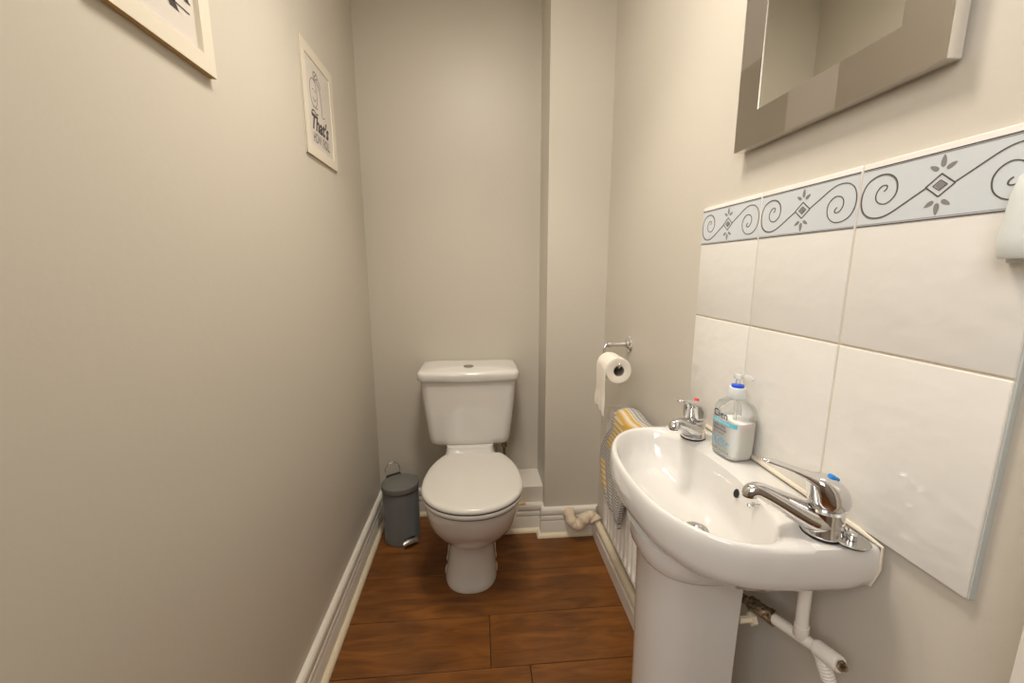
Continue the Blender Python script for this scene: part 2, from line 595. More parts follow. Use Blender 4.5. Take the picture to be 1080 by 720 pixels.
struct('baseboard_right', bm, M['gloss_white'], angle=25)
# low white boxing for pipes, beside the column behind the toilet
bm = bmesh.new()
add_box(bm, BX0, XC, YF, YB, 0.0, 0.215, 0.0015, 1)
o = struct('trim_3', bm, M['gloss_white'])

# ------------------------------------------------------------------ wash basin on pedestal
YM = 0.660
basin = thing('wash_basin', 'white china wash basin on a pedestal against the tiled splashback', 'basin', (0.40, YM, 0))
def sym(pts):     # (x, t) for t>=0 from front to back, mirrored
    a = [(x, -t) for x, t in pts[::-1]]
    b = [(x, t) for x, t in pts if t > 0]
    return a + b
outer_half = [(0.256, 0), (0.258, 0.045), (0.265, 0.095), (0.280, 0.137), (0.303, 0.173), (0.335, 0.200), (0.372, 0.2145), (0.42, 0.2205), (0.48, 0.2225)]
oc = catmull([(x, t, 0) for x, t in sym(outer_half)], 8)
outer_poly = [(XR-0.008, -0.2235)] + [(p.x, p.y) for p in oc] + [(XR-0.008, 0.2235)]
inner_half = [(0.2700, 0), (0.272, 0.045), (0.279, 0.092), (0.293, 0.133), (0.316, 0.168), (0.348, 0.191), (0.383, 0.199), (0.411, 0.188), (0.430, 0.163), (0.440, 0.130), (0.449, 0.086), (0.455, 0.04), (0.457, 0)]
ic = catmull([(x, t, 0) for x, t in inner_half], 8)
inner_poly = [(p.x, -p.y) for p in ic[::-1]][:-1] + [(p.x, p.y) for p in ic]
C0 = (0.385, 0.0)
def ray_poly(poly, ang, closed=True):
    dx, dy = math.cos(ang), math.sin(ang)
    best = None
    n = len(poly)
    for i in range(n):
        ax, ay = poly[i][0]-C0[0], poly[i][1]-C0[1]
        bx, by = poly[(i+1) % n][0]-C0[0], poly[(i+1) % n][1]-C0[1]
        ex, ey = bx-ax, by-ay
        den = dx*ey - dy*ex
        if abs(den) < 1e-12: continue
        t = (ax*ey - ay*ex)/den
        s = (ax*dy - ay*dx)/den
        if t > 0 and -1e-6 <= s <= 1+1e-6:
            if best is None or t > best: best = t
    return (C0[0]+dx*best, C0[1]+dy*best)
corner = math.atan2(0.2235, XR-0.008-C0[0])
NA = 128
angs = []
def seg(a, b, n): return [a+(b-a)*i/n for i in range(n)]
angs = seg(-corner, corner, 28) + seg(corner, 2*PI-corner, NA-28)
OUT = [ray_poly(outer_poly, a) for a in angs]
INN = [ray_poly(inner_poly, a) for a in angs]
def ring(z, f, lerp=0.0, scale=1.0, center=None, back=None):
    """between OUT(0) and INN(1); then scaled about center"""
    r = []
    for (ox, oy), (ix, iy) in zip(OUT, INN):
        x = ox+(ix-ox)*lerp; y = oy+(iy-oy)*lerp
        if center:
            x = center[0]+(x-center[0])*scale; y = center[1]+(y-center[1])*scale
        if back is not None:
            x = max(x, x)  # kept
        r.append((x-0.40, y, z+f))
    return r
def inset(d, z, wallkeep=True):
    """outer ring moved inwards by d, the wall edge staying on the wall"""
    r = []
    for (x, y) in OUT:
        L = math.hypot(x-C0[0], y-C0[1])
        nx, ny = (x-C0[0])/L, (y-C0[1])/L
        k = d
        if wallkeep and x > XR-0.03:
            r.append((x-0.40, y - (ny*d*1.8 if abs(y) > 0.2 else 0), z))
        else:
            r.append((x-nx*k-0.40, y-ny*k, z))
    return r
DR = (0.392, -0.020)
rings = [
    ring(0.700, 0, 0, 0.42, (0.43, 0)), ring(0.730, 0, 0, 0.70, (0.43, 0)), ring(0.755, 0, 0, 0.87, (0.44, 0)),
    inset(0.020, 0.768), inset(0.011, 0.7725), inset(0.005, 0.780), inset(0.0015, 0.793), inset(0.0, 0.815), inset(0.0008, 0.8265), inset(0.0022, 0.8345),
    inset(0.0042, 0.8392)]
rings += [ring(0.8418, 0, 0.42), ring(0.8420, 0, 0.62), ring(0.8408, 0, 0.84), ring(0.8370, 0, 1.0)]
IC = (0.385, 0.0)
for s, z, sh in [(0.975, 0.828, 0), (0.955, 0.815, 0), (0.925, 0.797, 0.02), (0.87, 0.778, 0.08), (0.78, 0.763, 0.2), (0.66, 0.752, 0.35), (0.50, 0.744, 0.55), (0.34, 0.739, 0.75), (0.20, 0.7355, 0.95), (0.115, 0.733, 1.0)]:
    cx = IC[0]+(DR[0]-IC[0])*sh; cy = IC[1]+(DR[1]-IC[1])*sh
    r = []
    for (ix, iy) in INN:
        dx, dy = ix-IC[0], iy-IC[1]
        # rounder towards the drain
        L = math.hypot(dx, dy); Lr = L*(1-sh*0.8)+0.17*sh*0.8
        r.append((cx+dx/L*Lr*s-0.40, cy+dy/L*Lr*s, z))
    rings.append(r)
bm = bmesh.new()
loft(bm, rings, True, True)
bowl = obj('bowl', bm, M['china'], basin, angle=60)
# drain
bm = bmesh.new()
add_lathe(bm, [(0.0, -0.004), (0.011, -0.004), (0.013, 0.0), (0.016, 0.0026), (0.0215, 0.0022), (0.0225, 0.0), (0.0225, -0.002)], 28, (DR[0]-0.40, DR[1], 0.7345))
drain = obj('drain_ring', bm, M['dull_chrome'], basin)
bm = bmesh.new()
add_lathe(bm, [(0.0, 0), (0.0112, 0)], 20, (DR[0]-0.40, DR[1], 0.7312)); obj('drain_hole', bm, M['dark'], drain)
# overflow hole in the back wall of the bowl
bm = bmesh.new()
add_lathe(bm, [(0.0, 0), (0.0062, 0), (0.0066, 0.0012)], 20, (0, 0, 0), 'X')
ov = obj('overflow_hole', bm, M['dark'], basin)
ov.scale = (1, 1, 1.25)
ov.location = (0.4495-0.40, -0.038, 0.815)
ov.rotation_euler = (0, math.radians(16), 0)
# chain stay on the bowl
bm = bmesh.new()
add_lathe(bm, [(0.0, 0.003), (0.0060, 0.003), (0.0060, -0.001), (0.002, -0.002), (0.002, -0.004)], 20, (0.0440, -0.090, 0.824), 'X')
add_ball(bm, (0.0372, -0.090, 0.824), 0.0042, 14)
obj('chain_stay', bm, M['chrome'], basin)
# pedestal
ped = bmesh.new()
def uring(xf, hw, z, back, n=22):
    """outer U from back edge round the front; then inner U back"""
    pts = []
    for k in range(n+1):
        a = -PI/2 - PI*k/n
        ex = abs(math.cos(a))**0.75; ey = abs(math.sin(a))**0.75*(1 if math.sin(a) > 0 else -1)
        xc = xf+hw*1.15
        pts.append((xc - hw*1.15*ex, hw*ey))
    out = [(back, -hw)] + pts + [(back, hw)]
    return [(x-0.40, y, z) for x, y in out]
PR = [(0.296, 0.094, 0.0, 0.442), (0.299, 0.092, 0.02, 0.442), (0.309, 0.086, 0.15, 0.442), (0.309, 0.086, 0.40, 0.442),
      (0.305, 0.089, 0.60, 0.442), (0.302, 0.091, 0.680, 0.443), (0.300, 0.093, 0.6845, 0.443), (0.293, 0.101, 0.6870, 0.444), (0.289, 0.105, 0.694, 0.446), (0.285, 0.111, 0.715, 0.450), (0.283, 0.113, 0.734, 0.452)]
outs = [uring(xf, hw, z, bk) for xf, hw, z, bk in PR]
ins = [uring(xf+0.012, hw-0.012, z, bk) for xf, hw, z, bk in PR]
rr = [a + b[::-1] for a, b in zip(outs, ins)]
loft(ped, rr)
obj('pedestal', ped, M['china'], basin, angle=50)
# sealant bead at the wall, along the top edge and down the near side
bm = bmesh.new()
pts = [(0.1285, -0.1945, 0.768), (0.1285, -0.2165, 0.780), (0.129, -0.2245, 0.810), (0.129, -0.2235, 0.842), (0.1275, -0.19, 0.8458), (0.1275, 0, 0.8458), (0.1275, 0.19, 0.8458), (0.128, 0.225, 0.842), (0.128, 0.2255, 0.80)]
add_tube(bm, pts, [0.0018, 0.0018, 0.0018, 0.002, 0.0036, 0.004, 0.004, 0.0036, 0.002], 8)
obj('sealant_bead', bm, M['sealant'], basin)
# back fixing of the pedestal
bm = bmesh.new()
add_lathe(bm, [(0.0, -0.020), (0.006, -0.020), (0.006, 0.0), (0.011, 0.0), (0.011, 0.007), (0.0, 0.007)], 6, (0.068, -0.083, 0.600), 'X')
obj('fixing_nut', bm, M['cream_paint'], basin)

# ------------------------------------------------------------------ taps (same pattern, one blue, one red)
def make_tap(label, loc, rot, dot):
    t = thing('basin_tap', label, 'tap', loc, rot, 'taps on the basin')
    # local: spout points to -x
    bm = bmesh.new()
    # body: rings from the base leaning into the spout
    add_lathe(bm, [(0.0, 0), (0.0245, 0), (0.0255, 0.002), (0.0255, 0.0045), (0.024, 0.007), (0.0235, 0.02), (0.0232, 0.036), (0.0205, 0.039), (0.0, 0.039)], 32)
    obj('body', bm, M['chrome'], t)
    bm = bmesh.new()
    P = catmull([(0.006, 0, 0.019), (-0.014, 0, 0.0205), (-0.034, 0, 0.0290), (-0.058, 0, 0.0415), (-0.076, 0, 0.0500), (-0.0865, 0, 0.0535), (-0.0935, 0, 0.0520), (-0.0965, 0, 0.0485), (-0.0972, 0, 0.0450)], 5)
    rad = catmull([(0.0235, 0.0200, 0), (0.0232, 0.0185, 0), (0.0205, 0.0165, 0), (0.0165, 0.0135, 0), (0.0135, 0.0115, 0), (0.0115, 0.0104, 0), (0.0110, 0.0105, 0), (0.0108, 0.0106, 0), (0.0106, 0.0104, 0)], 5)
    add_tube(bm, P, [(r.x, r.y) for r in rad], 24, upv=(0, 0.0, 1) if False else None)
    sp = obj('spout', bm, M['chrome'], t, angle=60)
    bm = bmesh.new()
    add_lathe(bm, [(0.0, 0), (0.0085, 0), (0.0088, 0.002)], 20, (-0.0974, 0, 0.0430))
    obj('aerator', bm, M['dark'], sp)
    # neck gap under the handle
    bm = bmesh.new()
    add_lathe(bm, [(0.0175, 0.036), (0.0175, 0.048)], 24, cap0=True, cap1=True)
    obj('cartridge_collar', bm, M['dull_chrome'], t)
    # handle: domed cap running into a lever
    bm = bmesh.new()
    # cap
    rings = []
    for z, rx, ry, dx in [(0.047, 0.0225, 0.0225, 0.003), (0.049, 0.0245, 0.0240, 0.003), (0.056, 0.0255, 0.0245, 0.003), (0.066, 0.0250, 0.0240, 0.001), (0.074, 0.0235, 0.0225, -0.002), (0.081, 0.0205, 0.0200, -0.006), (0.086, 0.0160, 0.0165, -0.010), (0.0885, 0.0100, 0.0105, -0.014), (0.0892, 0.003, 0.003, -0.017)]:
        rings.append([(dx+rx*math.cos(2*PI*k/28), ry*math.sin(2*PI*k/28), z) for k in range(28)])
    loft(bm, rings)
    P = catmull([(0.004, 0, 0.068), (-0.014, 0, 0.0790), (-0.032, 0, 0.0885), (-0.051, 0, 0.0960), (-0.068, 0, 0.1015), (-0.080, 0, 0.1045), (-0.086, 0, 0.1052)], 5)
    rad = catmull([(0.020, 0.010, 0), (0.0170, 0.0100, 0), (0.0120, 0.0058, 0), (0.0098, 0.0038, 0), (0.0095, 0.0033, 0), (0.0085, 0.0030, 0), (0.004, 0.0018, 0)], 5)
    add_tube(bm, P, [(r.x, r.y) for r in rad], 20)
    bmesh.ops.translate(bm, verts=bm.verts, vec=(0, 0, -0.0045))
    h = obj('lever_handle', bm, M['chrome'], t, angle=60)
    bm = bmesh.new()
    add_lathe(bm, [(0.0, 0.0026), (0.0045, 0.0023), (0.0058, 0.0010), (0.0058, -0.003), (0.0, -0.004)], 20)
    d = obj('temperature_dot', bm, dot, h)
    d.location = (0.0055, 0, 0.0822)
    d.rotation_euler = (0, math.radians(30), 0)
    d.scale = (1.35, 0.85, 1)
    d['label'] = 'coloured temperature dot'
    # rubber washer below
    bm = bmesh.new()
    add_lathe(bm, [(0.0, -0.002), (0.0258, -0.002), (0.0258, -0.0004), (0.0, -0.0004)], 32)
    obj('base_washer', bm, M['rubber'], t)
    return t
ZT = 0.8432
make_tap('chrome lever tap with a blue dot, next to the basin plug', (0.4755, 0.474, ZT), math.radians(-16), M['blue'])
make_tap('chrome lever tap with a red dot, on the far side of the soap bottle', (0.468, 0.806, ZT), math.radians(38), M['red'])

# ------------------------------------------------------------------ plug and its chain
plug = thing('basin_plug', 'chrome sink plug with a ball chain lying on the basin corner', 'plug', (0.496, 0.4495, 0.8422))
bm = bmesh.new()
add_lathe(bm, [(0.0, 0.0), (0.0180, 0.0), (0.0205, 0.0028), (0.0, 0.003)], 32); obj('rubber_seal', bm, M['rubber'], plug)
bm = bmesh.new()
add_lathe(bm, [(0.0, 0.0025), (0.0205, 0.0030), (0.0212, 0.0042), (0.0203, 0.0052), (0.0100, 0.0054), (0.0, 0.0055)], 32); obj('disc', bm, M['dull_chrome'], plug)
bm = bmesh.new()
add_lathe(bm, [(0.0, 0.006), (0.0058, 0.006), (0.0062, 0.009), (0.0062, 0.013), (0.004, 0.0145), (0.0, 0.015)], 16); obj('stem_cap', bm, M['chrome'], plug)
bm = bmesh.new()
add_tube(bm, [(0.0 + 0.0045*math.cos(a), 0.010, 0.0130+0.0045*math.sin(a)) for a in [2*PI*k/14 for k in range(14)]], 0.0009, 6, closed=True)
add_tube(bm, [(0.002, 0.016+0.004*math.cos(a), 0.0105+0.004*math.sin(a)) for a in [2*PI*k/14 for k in range(14)]], 0.0009, 6, closed=True)
obj('split_ring', bm, M['dull_chrome'], plug)
bm = bmesh.new()
path = catmull([(0.002, 0.019, 0.0065), (0.006, 0.028, 0.0090), (0.0105, 0.045, 0.0095), (0.009, 0.063, 0.003), (-0.012, 0.074, 0.0025), (-0.034, 0.092, 0.0010), (-0.0475, 0.104, -0.006), (-0.053, 0.112, -0.0105), (-0.0590, 0.1205, -0.0180)], 8)
acc = 0
last = path[0]
add_ball(bm, last, 0.0012, 6)
for p in path[1:]:
    d = (p-last).length
    while d >= 0.0028:
        last = last + (p-last).normalized()*0.0028
        add_ball(bm, last, 0.0012, 6)
        d = (p-last).length
add_tube(bm, path, 0.0005, 5)
obj('ball_chain', bm, M['dull_chrome'], plug)

# ------------------------------------------------------------------ tap tail pipe
tail = thing('basin_supply_pipe', 'white painted supply pipe with brass valve hanging under the basin', 'pipe', (0.478, 0.488, 0.655))
bm = bmesh.new()
add_tube(bm, catmull([(0, 0, 0.115), (0, 0, 0.05), (0.001, -0.001, 0.018), (0.003, -0.001, 0.004)], 4), 0.0085, 14)
add_lathe(bm, [(0.0085, 0.022), (0.0100, 0.022), (0.0100, 0.003), (0.0085, 0.001)], 16, (0.0015, -0.0005, 0))
obj('riser', bm, M['pipe_white'], tail)
bm = bmesh.new()
add_tube(bm, [(-0.004, 0.046, -0.012), (0.006, -0.006, 0.0), (0.010, -0.026, 0.005)], 0.0088, 14)
obj('cross_pipe', bm, M['pipe_white'], tail)
bm = bmesh.new()
d = Vector((0.004, -0.042, 0.0095)).normalized()
p0 = Vector((0.0095, -0.021, 0.004))
add_tube(bm, [p0, p0+d*0.002, p0+d*0.034, p0+d*0.036], [0.0100, 0.0118, 0.0118, 0.0105], 16)
sl = obj('sleeve', bm, M['pipe_white'], tail)
bm = bmesh.new()
add_tube(bm, [p0+d*0.034, p0+d*0.040], [0.0075, 0.0072], 6)
add_tube(bm, [p0+d*0.039, p0+d*0.044], [0.0040, 0.0040], 8)
obj('brass_nut', bm, M['brass'], tail)
bm = bmesh.new()
q0 = Vector((-0.0035, 0.044, -0.0115)); dv = Vector((-0.010, 0.05, -0.012)).normalized()
add_tube(bm, [q0, q0+dv*0.012], [0.0125, 0.0125], 6)
add_tube(bm, [q0+dv*0.012, q0+dv*0.016, q0+dv*0.030, q0+dv*0.034], [0.0088, 0.0115, 0.0115, 0.009], 10)
add_tube(bm, [q0+dv*0.034, q0+dv*0.048], [0.0125, 0.0125], 6)
add_tube(bm, [q0+dv*0.048, q0+dv*0.085], [0.0075, 0.0075], 12)
obj('isolation_valve', bm, M['brass'], tail)
bm = bmesh.new()
path = [(0.010, -0.022, 0.0), (0.014, -0.030, -0.012), (0.017, -0.034, -0.024), (0.019, -0.037, -0.034)]
add_tube(bm, path, [0.0088, 0.0088, 0.0088, 0.0085], 14)
for k in range(6):
    f = 0.35+k*0.12
    a = Vector(path[1]); b = Vector(path[3]); p = a.lerp(b, k/5)
    dd = (b-a).normalized()
    add_tube(bm, [p-dd*0.0018, p, p+dd*0.0018], [0.0086, 0.0099, 0.0086], 14)
obj('ribbed_stub', bm, M['pipe_white'], tail)

# ------------------------------------------------------------------ soap bottle
soap = thing('soap_bottle', 'clear pump bottle half full of white liquid soap, standing between the two taps', 'bottle', (0.4955, 0.712, ZT-0.0005), math.radians(7))
# local: label face looks to -x, narrow side to -y.  half sizes hx (thickness) hy (width)
def rrect(hx, hy, z, p=4.0, n=48, bow=0.0):
    r = []
    for k in range(n):
        a = 2*PI*(k+0.5)/n
        c_, s_ = math.cos(a), math.sin(a)
        r.append((hx*math.copysign(abs(c_)**(2/p), c_), hy*math.copysign(abs(s_)**(2/p), s_), z))
    return r
BH = [(0.0225, 0.0275, 0.0, 4), (0.0255, 0.0315, 0.003, 4), (0.0272, 0.0335, 0.014, 4), (0.0277, 0.0345, 0.035, 4), (0.0280, 0.035, 0.060, 4), (0.0280, 0.035, 0.088, 4), (0.0270, 0.0335, 0.099, 3.6), (0.0245, 0.0295, 0.108, 3.2), (0.0190, 0.0225, 0.1145, 2.6), (0.0142, 0.0150, 0.118, 2.1), (0.0135, 0.0135, 0.121, 2), (0.0135, 0.0135, 0.124, 2)]
bm = bmesh.new(); loft(bm, [rrect(a, b, z, p) for a, b, z, p in BH]); obj('bottle_body', bm, M['bottle'], soap, angle=60)
bm = bmesh.new(); loft(bm, [rrect(a-0.0012, b-0.0012, z+(0.0015 if z == 0 else 0), p) for a, b, z, p in BH if z <= 0.065] + [rrect(0.0268, 0.0338, 0.074, 4)]); obj('liquid_soap', bm, M['soap'], soap, angle=60)
bm = bmesh.new()
add_lathe(bm, [(0.0, 0.119), (0.0150, 0.119), (0.0156, 0.121), (0.0156, 0.137), (0.0148, 0.1395), (0.0, 0.140)], 32)
obj('pump_collar', bm, M['plastic_white'], soap)
bm = bmesh.new()
add_lathe(bm, [(0.0, 0.139), (0.0108, 0.139), (0.0112, 0.141), (0.0108, 0.1445), (0.006, 0.146), (0.0, 0.146)], 28)
obj('locking_ring', bm, M['pump_blue'], soap)['label'] = 'blue ring under the nozzle'
bm = bmesh.new()
add_lathe(bm, [(0.0042, 0.145), (0.0042, 0.155), (0.0085, 0.157), (0.0088, 0.162), (0.007, 0.1645), (0.0, 0.165)], 20, cap0=True)
add_tube(bm, [(0.003, -0.003, 0.1605), (0.009, -0.010, 0.1612), (0.015, -0.017, 0.1600), (0.017, -0.020, 0.1565)], [0.0050, 0.0042, 0.0036, 0.0030], 12)
obj('pump_nozzle', bm, M['nozzle'], soap)
bm = bmesh.new()
add_tube(bm, [(0.0, 0, 0.125), (0.001, 0, 0.05), (0.004, 0.006, 0.006)], 0.0035, 10)
obj('dip_tube', bm, M['nozzle'], soap)
# printing: wraps on the label face (x = -thickness), u runs from far (+y) to near (-y)
def lab(u, v, w):
    y = -u
    # same superellipse as the bottle wall at this height
    hx, hy = 0.0280, 0.035
    if v < 0.035: hx, hy = 0.0277, 0.0345
    q = max(0.0, 1-abs(y/hy)**4)
    return (-(hx*q**0.25+0.0004+w), y, v)
def lab_text(s, u0, u1, v0, v1, m, bold=0.0, shear=0, nm='print', par=soap):
    b_ = bmesh.new(); fit_text(b_, s, u0, u1, v0, v1, lab, 0.0, bold, shear)
    return obj(nm, b_, m, par, smooth=False)
lab_text('Cien', -0.024, 0.014, 0.079, 0.094, M['label_navy'], 0.02, nm='brand_lettering')
def lab_grid(bm, u0, u1, v0, v1, n=16):
    r = [[bm.verts.new(lab(u0+(u1-u0)*i/n, v, 0)) for i in range(n+1)] for v in (v0, v1)]
    for i in range(n):
        bm.faces.new((r[0][i], r[0][i+1], r[1][i+1], r[1][i]))
bm = bmesh.new(); lab_grid(bm, -0.0325, 0.0325, 0.0675, 0.0755); band = obj('label_band', bm, M['label_cyan'], soap)
def lab2(u, v, w):
    x, y, z = lab(u, v, w); return (x-0.0003, y, z)
b_ = bmesh.new(); fit_text(b_, 'ANTIBACTERIAL', -0.020, 0.020, 0.0695, 0.0735, lab2); obj('band_lettering', b_, M['label_white'], band, smooth=False)
lab_text('ANTIBACTERIAL', -0.024, 0.012, 0.0600, 0.0650, M['label_grey'], 0.01, nm='small_lettering')
lab_text('HANDWASH', -0.024, 0.014, 0.0530, 0.0582, M['label_grey'], 0.02, nm='small_lettering')
lab_text('with lotion', -0.024, 0.008, 0.0470, 0.0510, M['label_grey'], nm='small_lettering')
lab_text('kills 99% of bacteria', -0.027, 0.023, 0.0125, 0.0165, M['label_grey'], nm='small_lettering')
bm = bmesh.new()
for cx, cz, r in [(-0.020, 0.033, 0.006), (-0.010, 0.031, 0.008), (0.000, 0.030, 0.009), (0.010, 0.030, 0.006), (0.019, 0.028, 0.006), (0.004, 0.035, 0.005)]:
    pts = [(cx+r*0.75*math.cos(a), cz+r*math.sin(a)) for a in [0.6+i*0.35 for i in range(13)]]
    ribbon(bm, pts, 0.0022, lambda u, v, h: lab(u, v, h), 0.0002, lambda t: math.sin(PI*min(max(t, 0.05), 0.95))+0.15)
obj('swirl_print', bm, M['label_blue'], soap, smooth=False)

# ------------------------------------------------------------------ tiled splashback
sb = thing('tiled_splashback', 'white tiled splashback with scroll border behind the basin', 'tiles', (XR, 0.645, 0.847))
Y0, TW = 0.9448, 0.2
ZTOP, ZMID, ZBOT = 1.3454, 1.0962, 0.847
def L(x, y, z): return (x-XR, y-0.645, z-0.847)
bm = bmesh.new()
for i in range(3):
    ya, yb = Y0-(i+1)*TW+0.0012, Y0-i*TW-0.0012
    for za, zb in ((ZBOT, ZMID-0.0012), (ZMID+0.0012, ZTOP)):
        b2 = bmesh.new(); a = L(XR-0.0085, ya, za); b = L(XR-0.001, yb, zb)
        add_box(b2, a[0], b[0], a[1], b[1], a[2], b[2], 0.0018, 3)
        mp = {v: bm.verts.new(v.co) for v in b2.verts}
        for f in b2.faces: bm.faces.new([mp[v] for v in f.verts])
        b2.free()
obj('tiles', bm, M['tile'], sb)
bm = bmesh.new(); a = L(XR-0.0062, Y0-3*TW+0.0006, ZBOT+0.0006); b = L(XR, Y0-0.0006, ZTOP-0.0006)
add_box(bm, a[0], b[0], a[1], b[1], a[2], b[2]); obj('grout', bm, M['grout'], sb, smooth=False)
# raw tile edge at the near side
bm = bmesh.new(); a = L(XR-0.0066, Y0-3*TW-0.0014, ZBOT+0.001); b = L(XR, Y0-3*TW+0.0009, ZTOP-0.001)
add_box(bm, a[0], b[0], a[1], b[1], a[2], b[2], 0.0004, 1); obj('raw_edge', bm, M['tile_edge'], sb)
SP = [(33.5, 43.0), (36.5, 45.5), (37.0, 49.0), (33.8, 50.5), (28.5, 49.0), (24.0, 42.5), (23.8, 35.0), (28.5, 29.0), (37.5, 27.0), (46.0, 32.0), (50.5, 41.0), (49.0, 52.5), (42.5, 60.5), (32.8, 64.5), (21.0, 63.5), (10.5, 57.5), (4.5, 46.5), (3.6, 33.0), (7.5, 21.0), (15.5, 13.5), (25.5, 10.5), (37.0, 11.2), (48.0, 15.5), (60.0, 22.5), (72.0, 29.8), (84.5, 37.2)]
for i in range(3):
    yl = Y0-i*TW-0.0014      # left edge of this tile as seen
    f = lambda u, v, h, yl=yl: L(XR-0.0086-h, yl-u/1000.0, 1.2620+v/1000.0)
    bm = bmesh.new(); poly_plate(bm, [(1.0, 1.5), (196.6, 1.5), (196.6, 74.0), (1.0, 74.0)], f, 0.0003)
    bd = obj('border_strip', bm, M['band'], sb, smooth=False)
    f2 = lambda u, v, h, yl=yl: L(XR-0.0089-h, yl-u/1000.0, 1.2620+v/1000.0)
    bm = bmesh.new()
    for v0 in (0.8, 74.8):
        ribbon(bm, [(1.0, v0), (196.6, v0)], 1.5, f2, 0.0003)
    sp = [(p.x, p.y) for p in catmull([(a, b, 0) for a, b in SP], 6)]
    ribbon(bm, sp, 1.35, f2, 0.0005)
    ribbon(bm, [(198.6-a, 75.8-b) for a, b in sp], 1.35, f2, 0.0005)
    def dia(cx, cy, rx, ry, w):
        P = [(cx-rx, cy), (cx, cy+ry), (cx+rx, cy), (cx, cy-ry), (cx-rx, cy)]
        for p, q in zip(P, P[1:]): ribbon(bm, [p, q], w, f2, 0.0005)
    dia(99.3, 37.9, 15.2, 12.6, 1.4)
    dia(99.3, 37.9, 7.5, 5.8, 0.8)
    obj('scroll_motif', bm, M['motif'], bd, smooth=False)
    bm = bmesh.new()
    def leaf(cx, cy, l, w, ang):
        pts = []
        for k in range(12):
            a = 2*PI*k/12
            u = l/2*math.cos(a); v = w/2*math.sin(a)*(1-0.35*math.cos(a))
            pts.append((cx+u*math.cos(ang)-v*math.sin(ang), cy+u*math.sin(ang)+v*math.cos(ang)))
        poly_plate(bm, pts, f2, 0.0004)
    for s in (1, -1):
        leaf(99.3, 37.9+s*26.5, 13.5, 5.5, s*PI/2)
        leaf(90.5, 37.9+s*20.0, 11.0, 4.8, s*(PI-0.55))
        leaf(108.0, 37.9+s*20.0, 11.0, 4.8, s*0.55)
    poly_plate(bm, [(93.5, 37.9), (99.3, 42.5), (105.1, 37.9), (99.3, 33.3)], f2, 0.0003)
    ribbon(bm, [(a-0.9, b-1.3) for a, b in sp[60:]], 1.0, f2, 0.0003)
    ribbon(bm, [(1.0, 73.0), (196.6, 73.0)], 0.6, f2, 0.0003)
    ribbon(bm, [(1.0, 3.0), (196.6, 3.0)], 0.6, f2, 0.0003)
    obj('leaf_motif', bm, M['motif_light'], bd, smooth=False)

# ------------------------------------------------------------------ mirror
mir = thing('wall_mirror', 'square mirror in a brushed pewter frame above the tiles', 'mirror', (XR-0.004, 0.625, 1.431))
y0, y1, z0, z1 = 0.4475, 0.8220, 1.4325, 1.8700
gy0, gy1, gz0, gz1 = 0.5055, 0.7620, 1.4935, 1.8090
xf, xb = 0.5145, 0.5320
def LM(x, y, z): return (x-(XR-0.004), y-0.625, z-1.431)
bm = bmesh.new()
Ys = [y0, gy0, 0.590, 0.686, gy1, y1]
Zs = [z0, gz0, 1.581, 1.70, gz1, z1]
for i in range(5):
    for j in range(5):
        if 0 < i < 4 and 0 < j < 4: continue
        q = [LM(xf, Ys[i], Zs[j]), LM(xf, Ys[i+1], Zs[j]), LM(xf, Ys[i+1], Zs[j+1]), LM(xf, Ys[i], Zs[j+1])]
        fc = bm.faces.new([bm.verts.new(p) for p in q])
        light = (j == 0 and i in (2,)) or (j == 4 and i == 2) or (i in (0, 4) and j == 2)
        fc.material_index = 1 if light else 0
bmesh.ops.remove_doubles(bm, verts=bm.verts, dist=1e-6)
# sides
def quad(bm, ps, mi):
    bm.faces.new([bm.verts.new(p) for p in ps]).material_index = mi
e = 0.0
for (ya, za, yb_, zb) in ((y0, z0, y1, z0), (y1, z0, y1, z1), (y1, z1, y0, z1), (y0, z1, y0, z0)):
    quad(bm, [LM(xf, ya, za), LM(xf, yb_, zb), LM(xb, yb_, zb), LM(xb, ya, za)], 2)
for (ya, za, yb_, zb) in ((gy0, gz0, gy1, gz0), (gy1, gz0, gy1, gz1), (gy1, gz1, gy0, gz1), (gy0, gz1, gy0, gz0)):
    quad(bm, [LM(xf, ya, za), LM(xf, yb_, zb), LM(xf+0.0015, yb_, zb), LM(xf+0.0015, ya, za)], 0)
quad(bm, [LM(xb, y0, z0), LM(xb, y1, z0), LM(xb, y1, z1), LM(xb, y0, z1)], 2)
me_frame = obj('frame', bm, [M['pewter'], M['pewter_light'], M['pewter_edge']], mir, smooth=False)
bm = bmesh.new()
a = LM(xf+0.001, gy0-0.004, gz0-0.004); b = LM(xf+0.005, gy1+0.004, gz1+0.004)
add_box(bm, a[0], b[0], a[1], b[1], a[2], b[2]); obj('mirror_glass', bm, M['mirror'], mir, smooth=False)

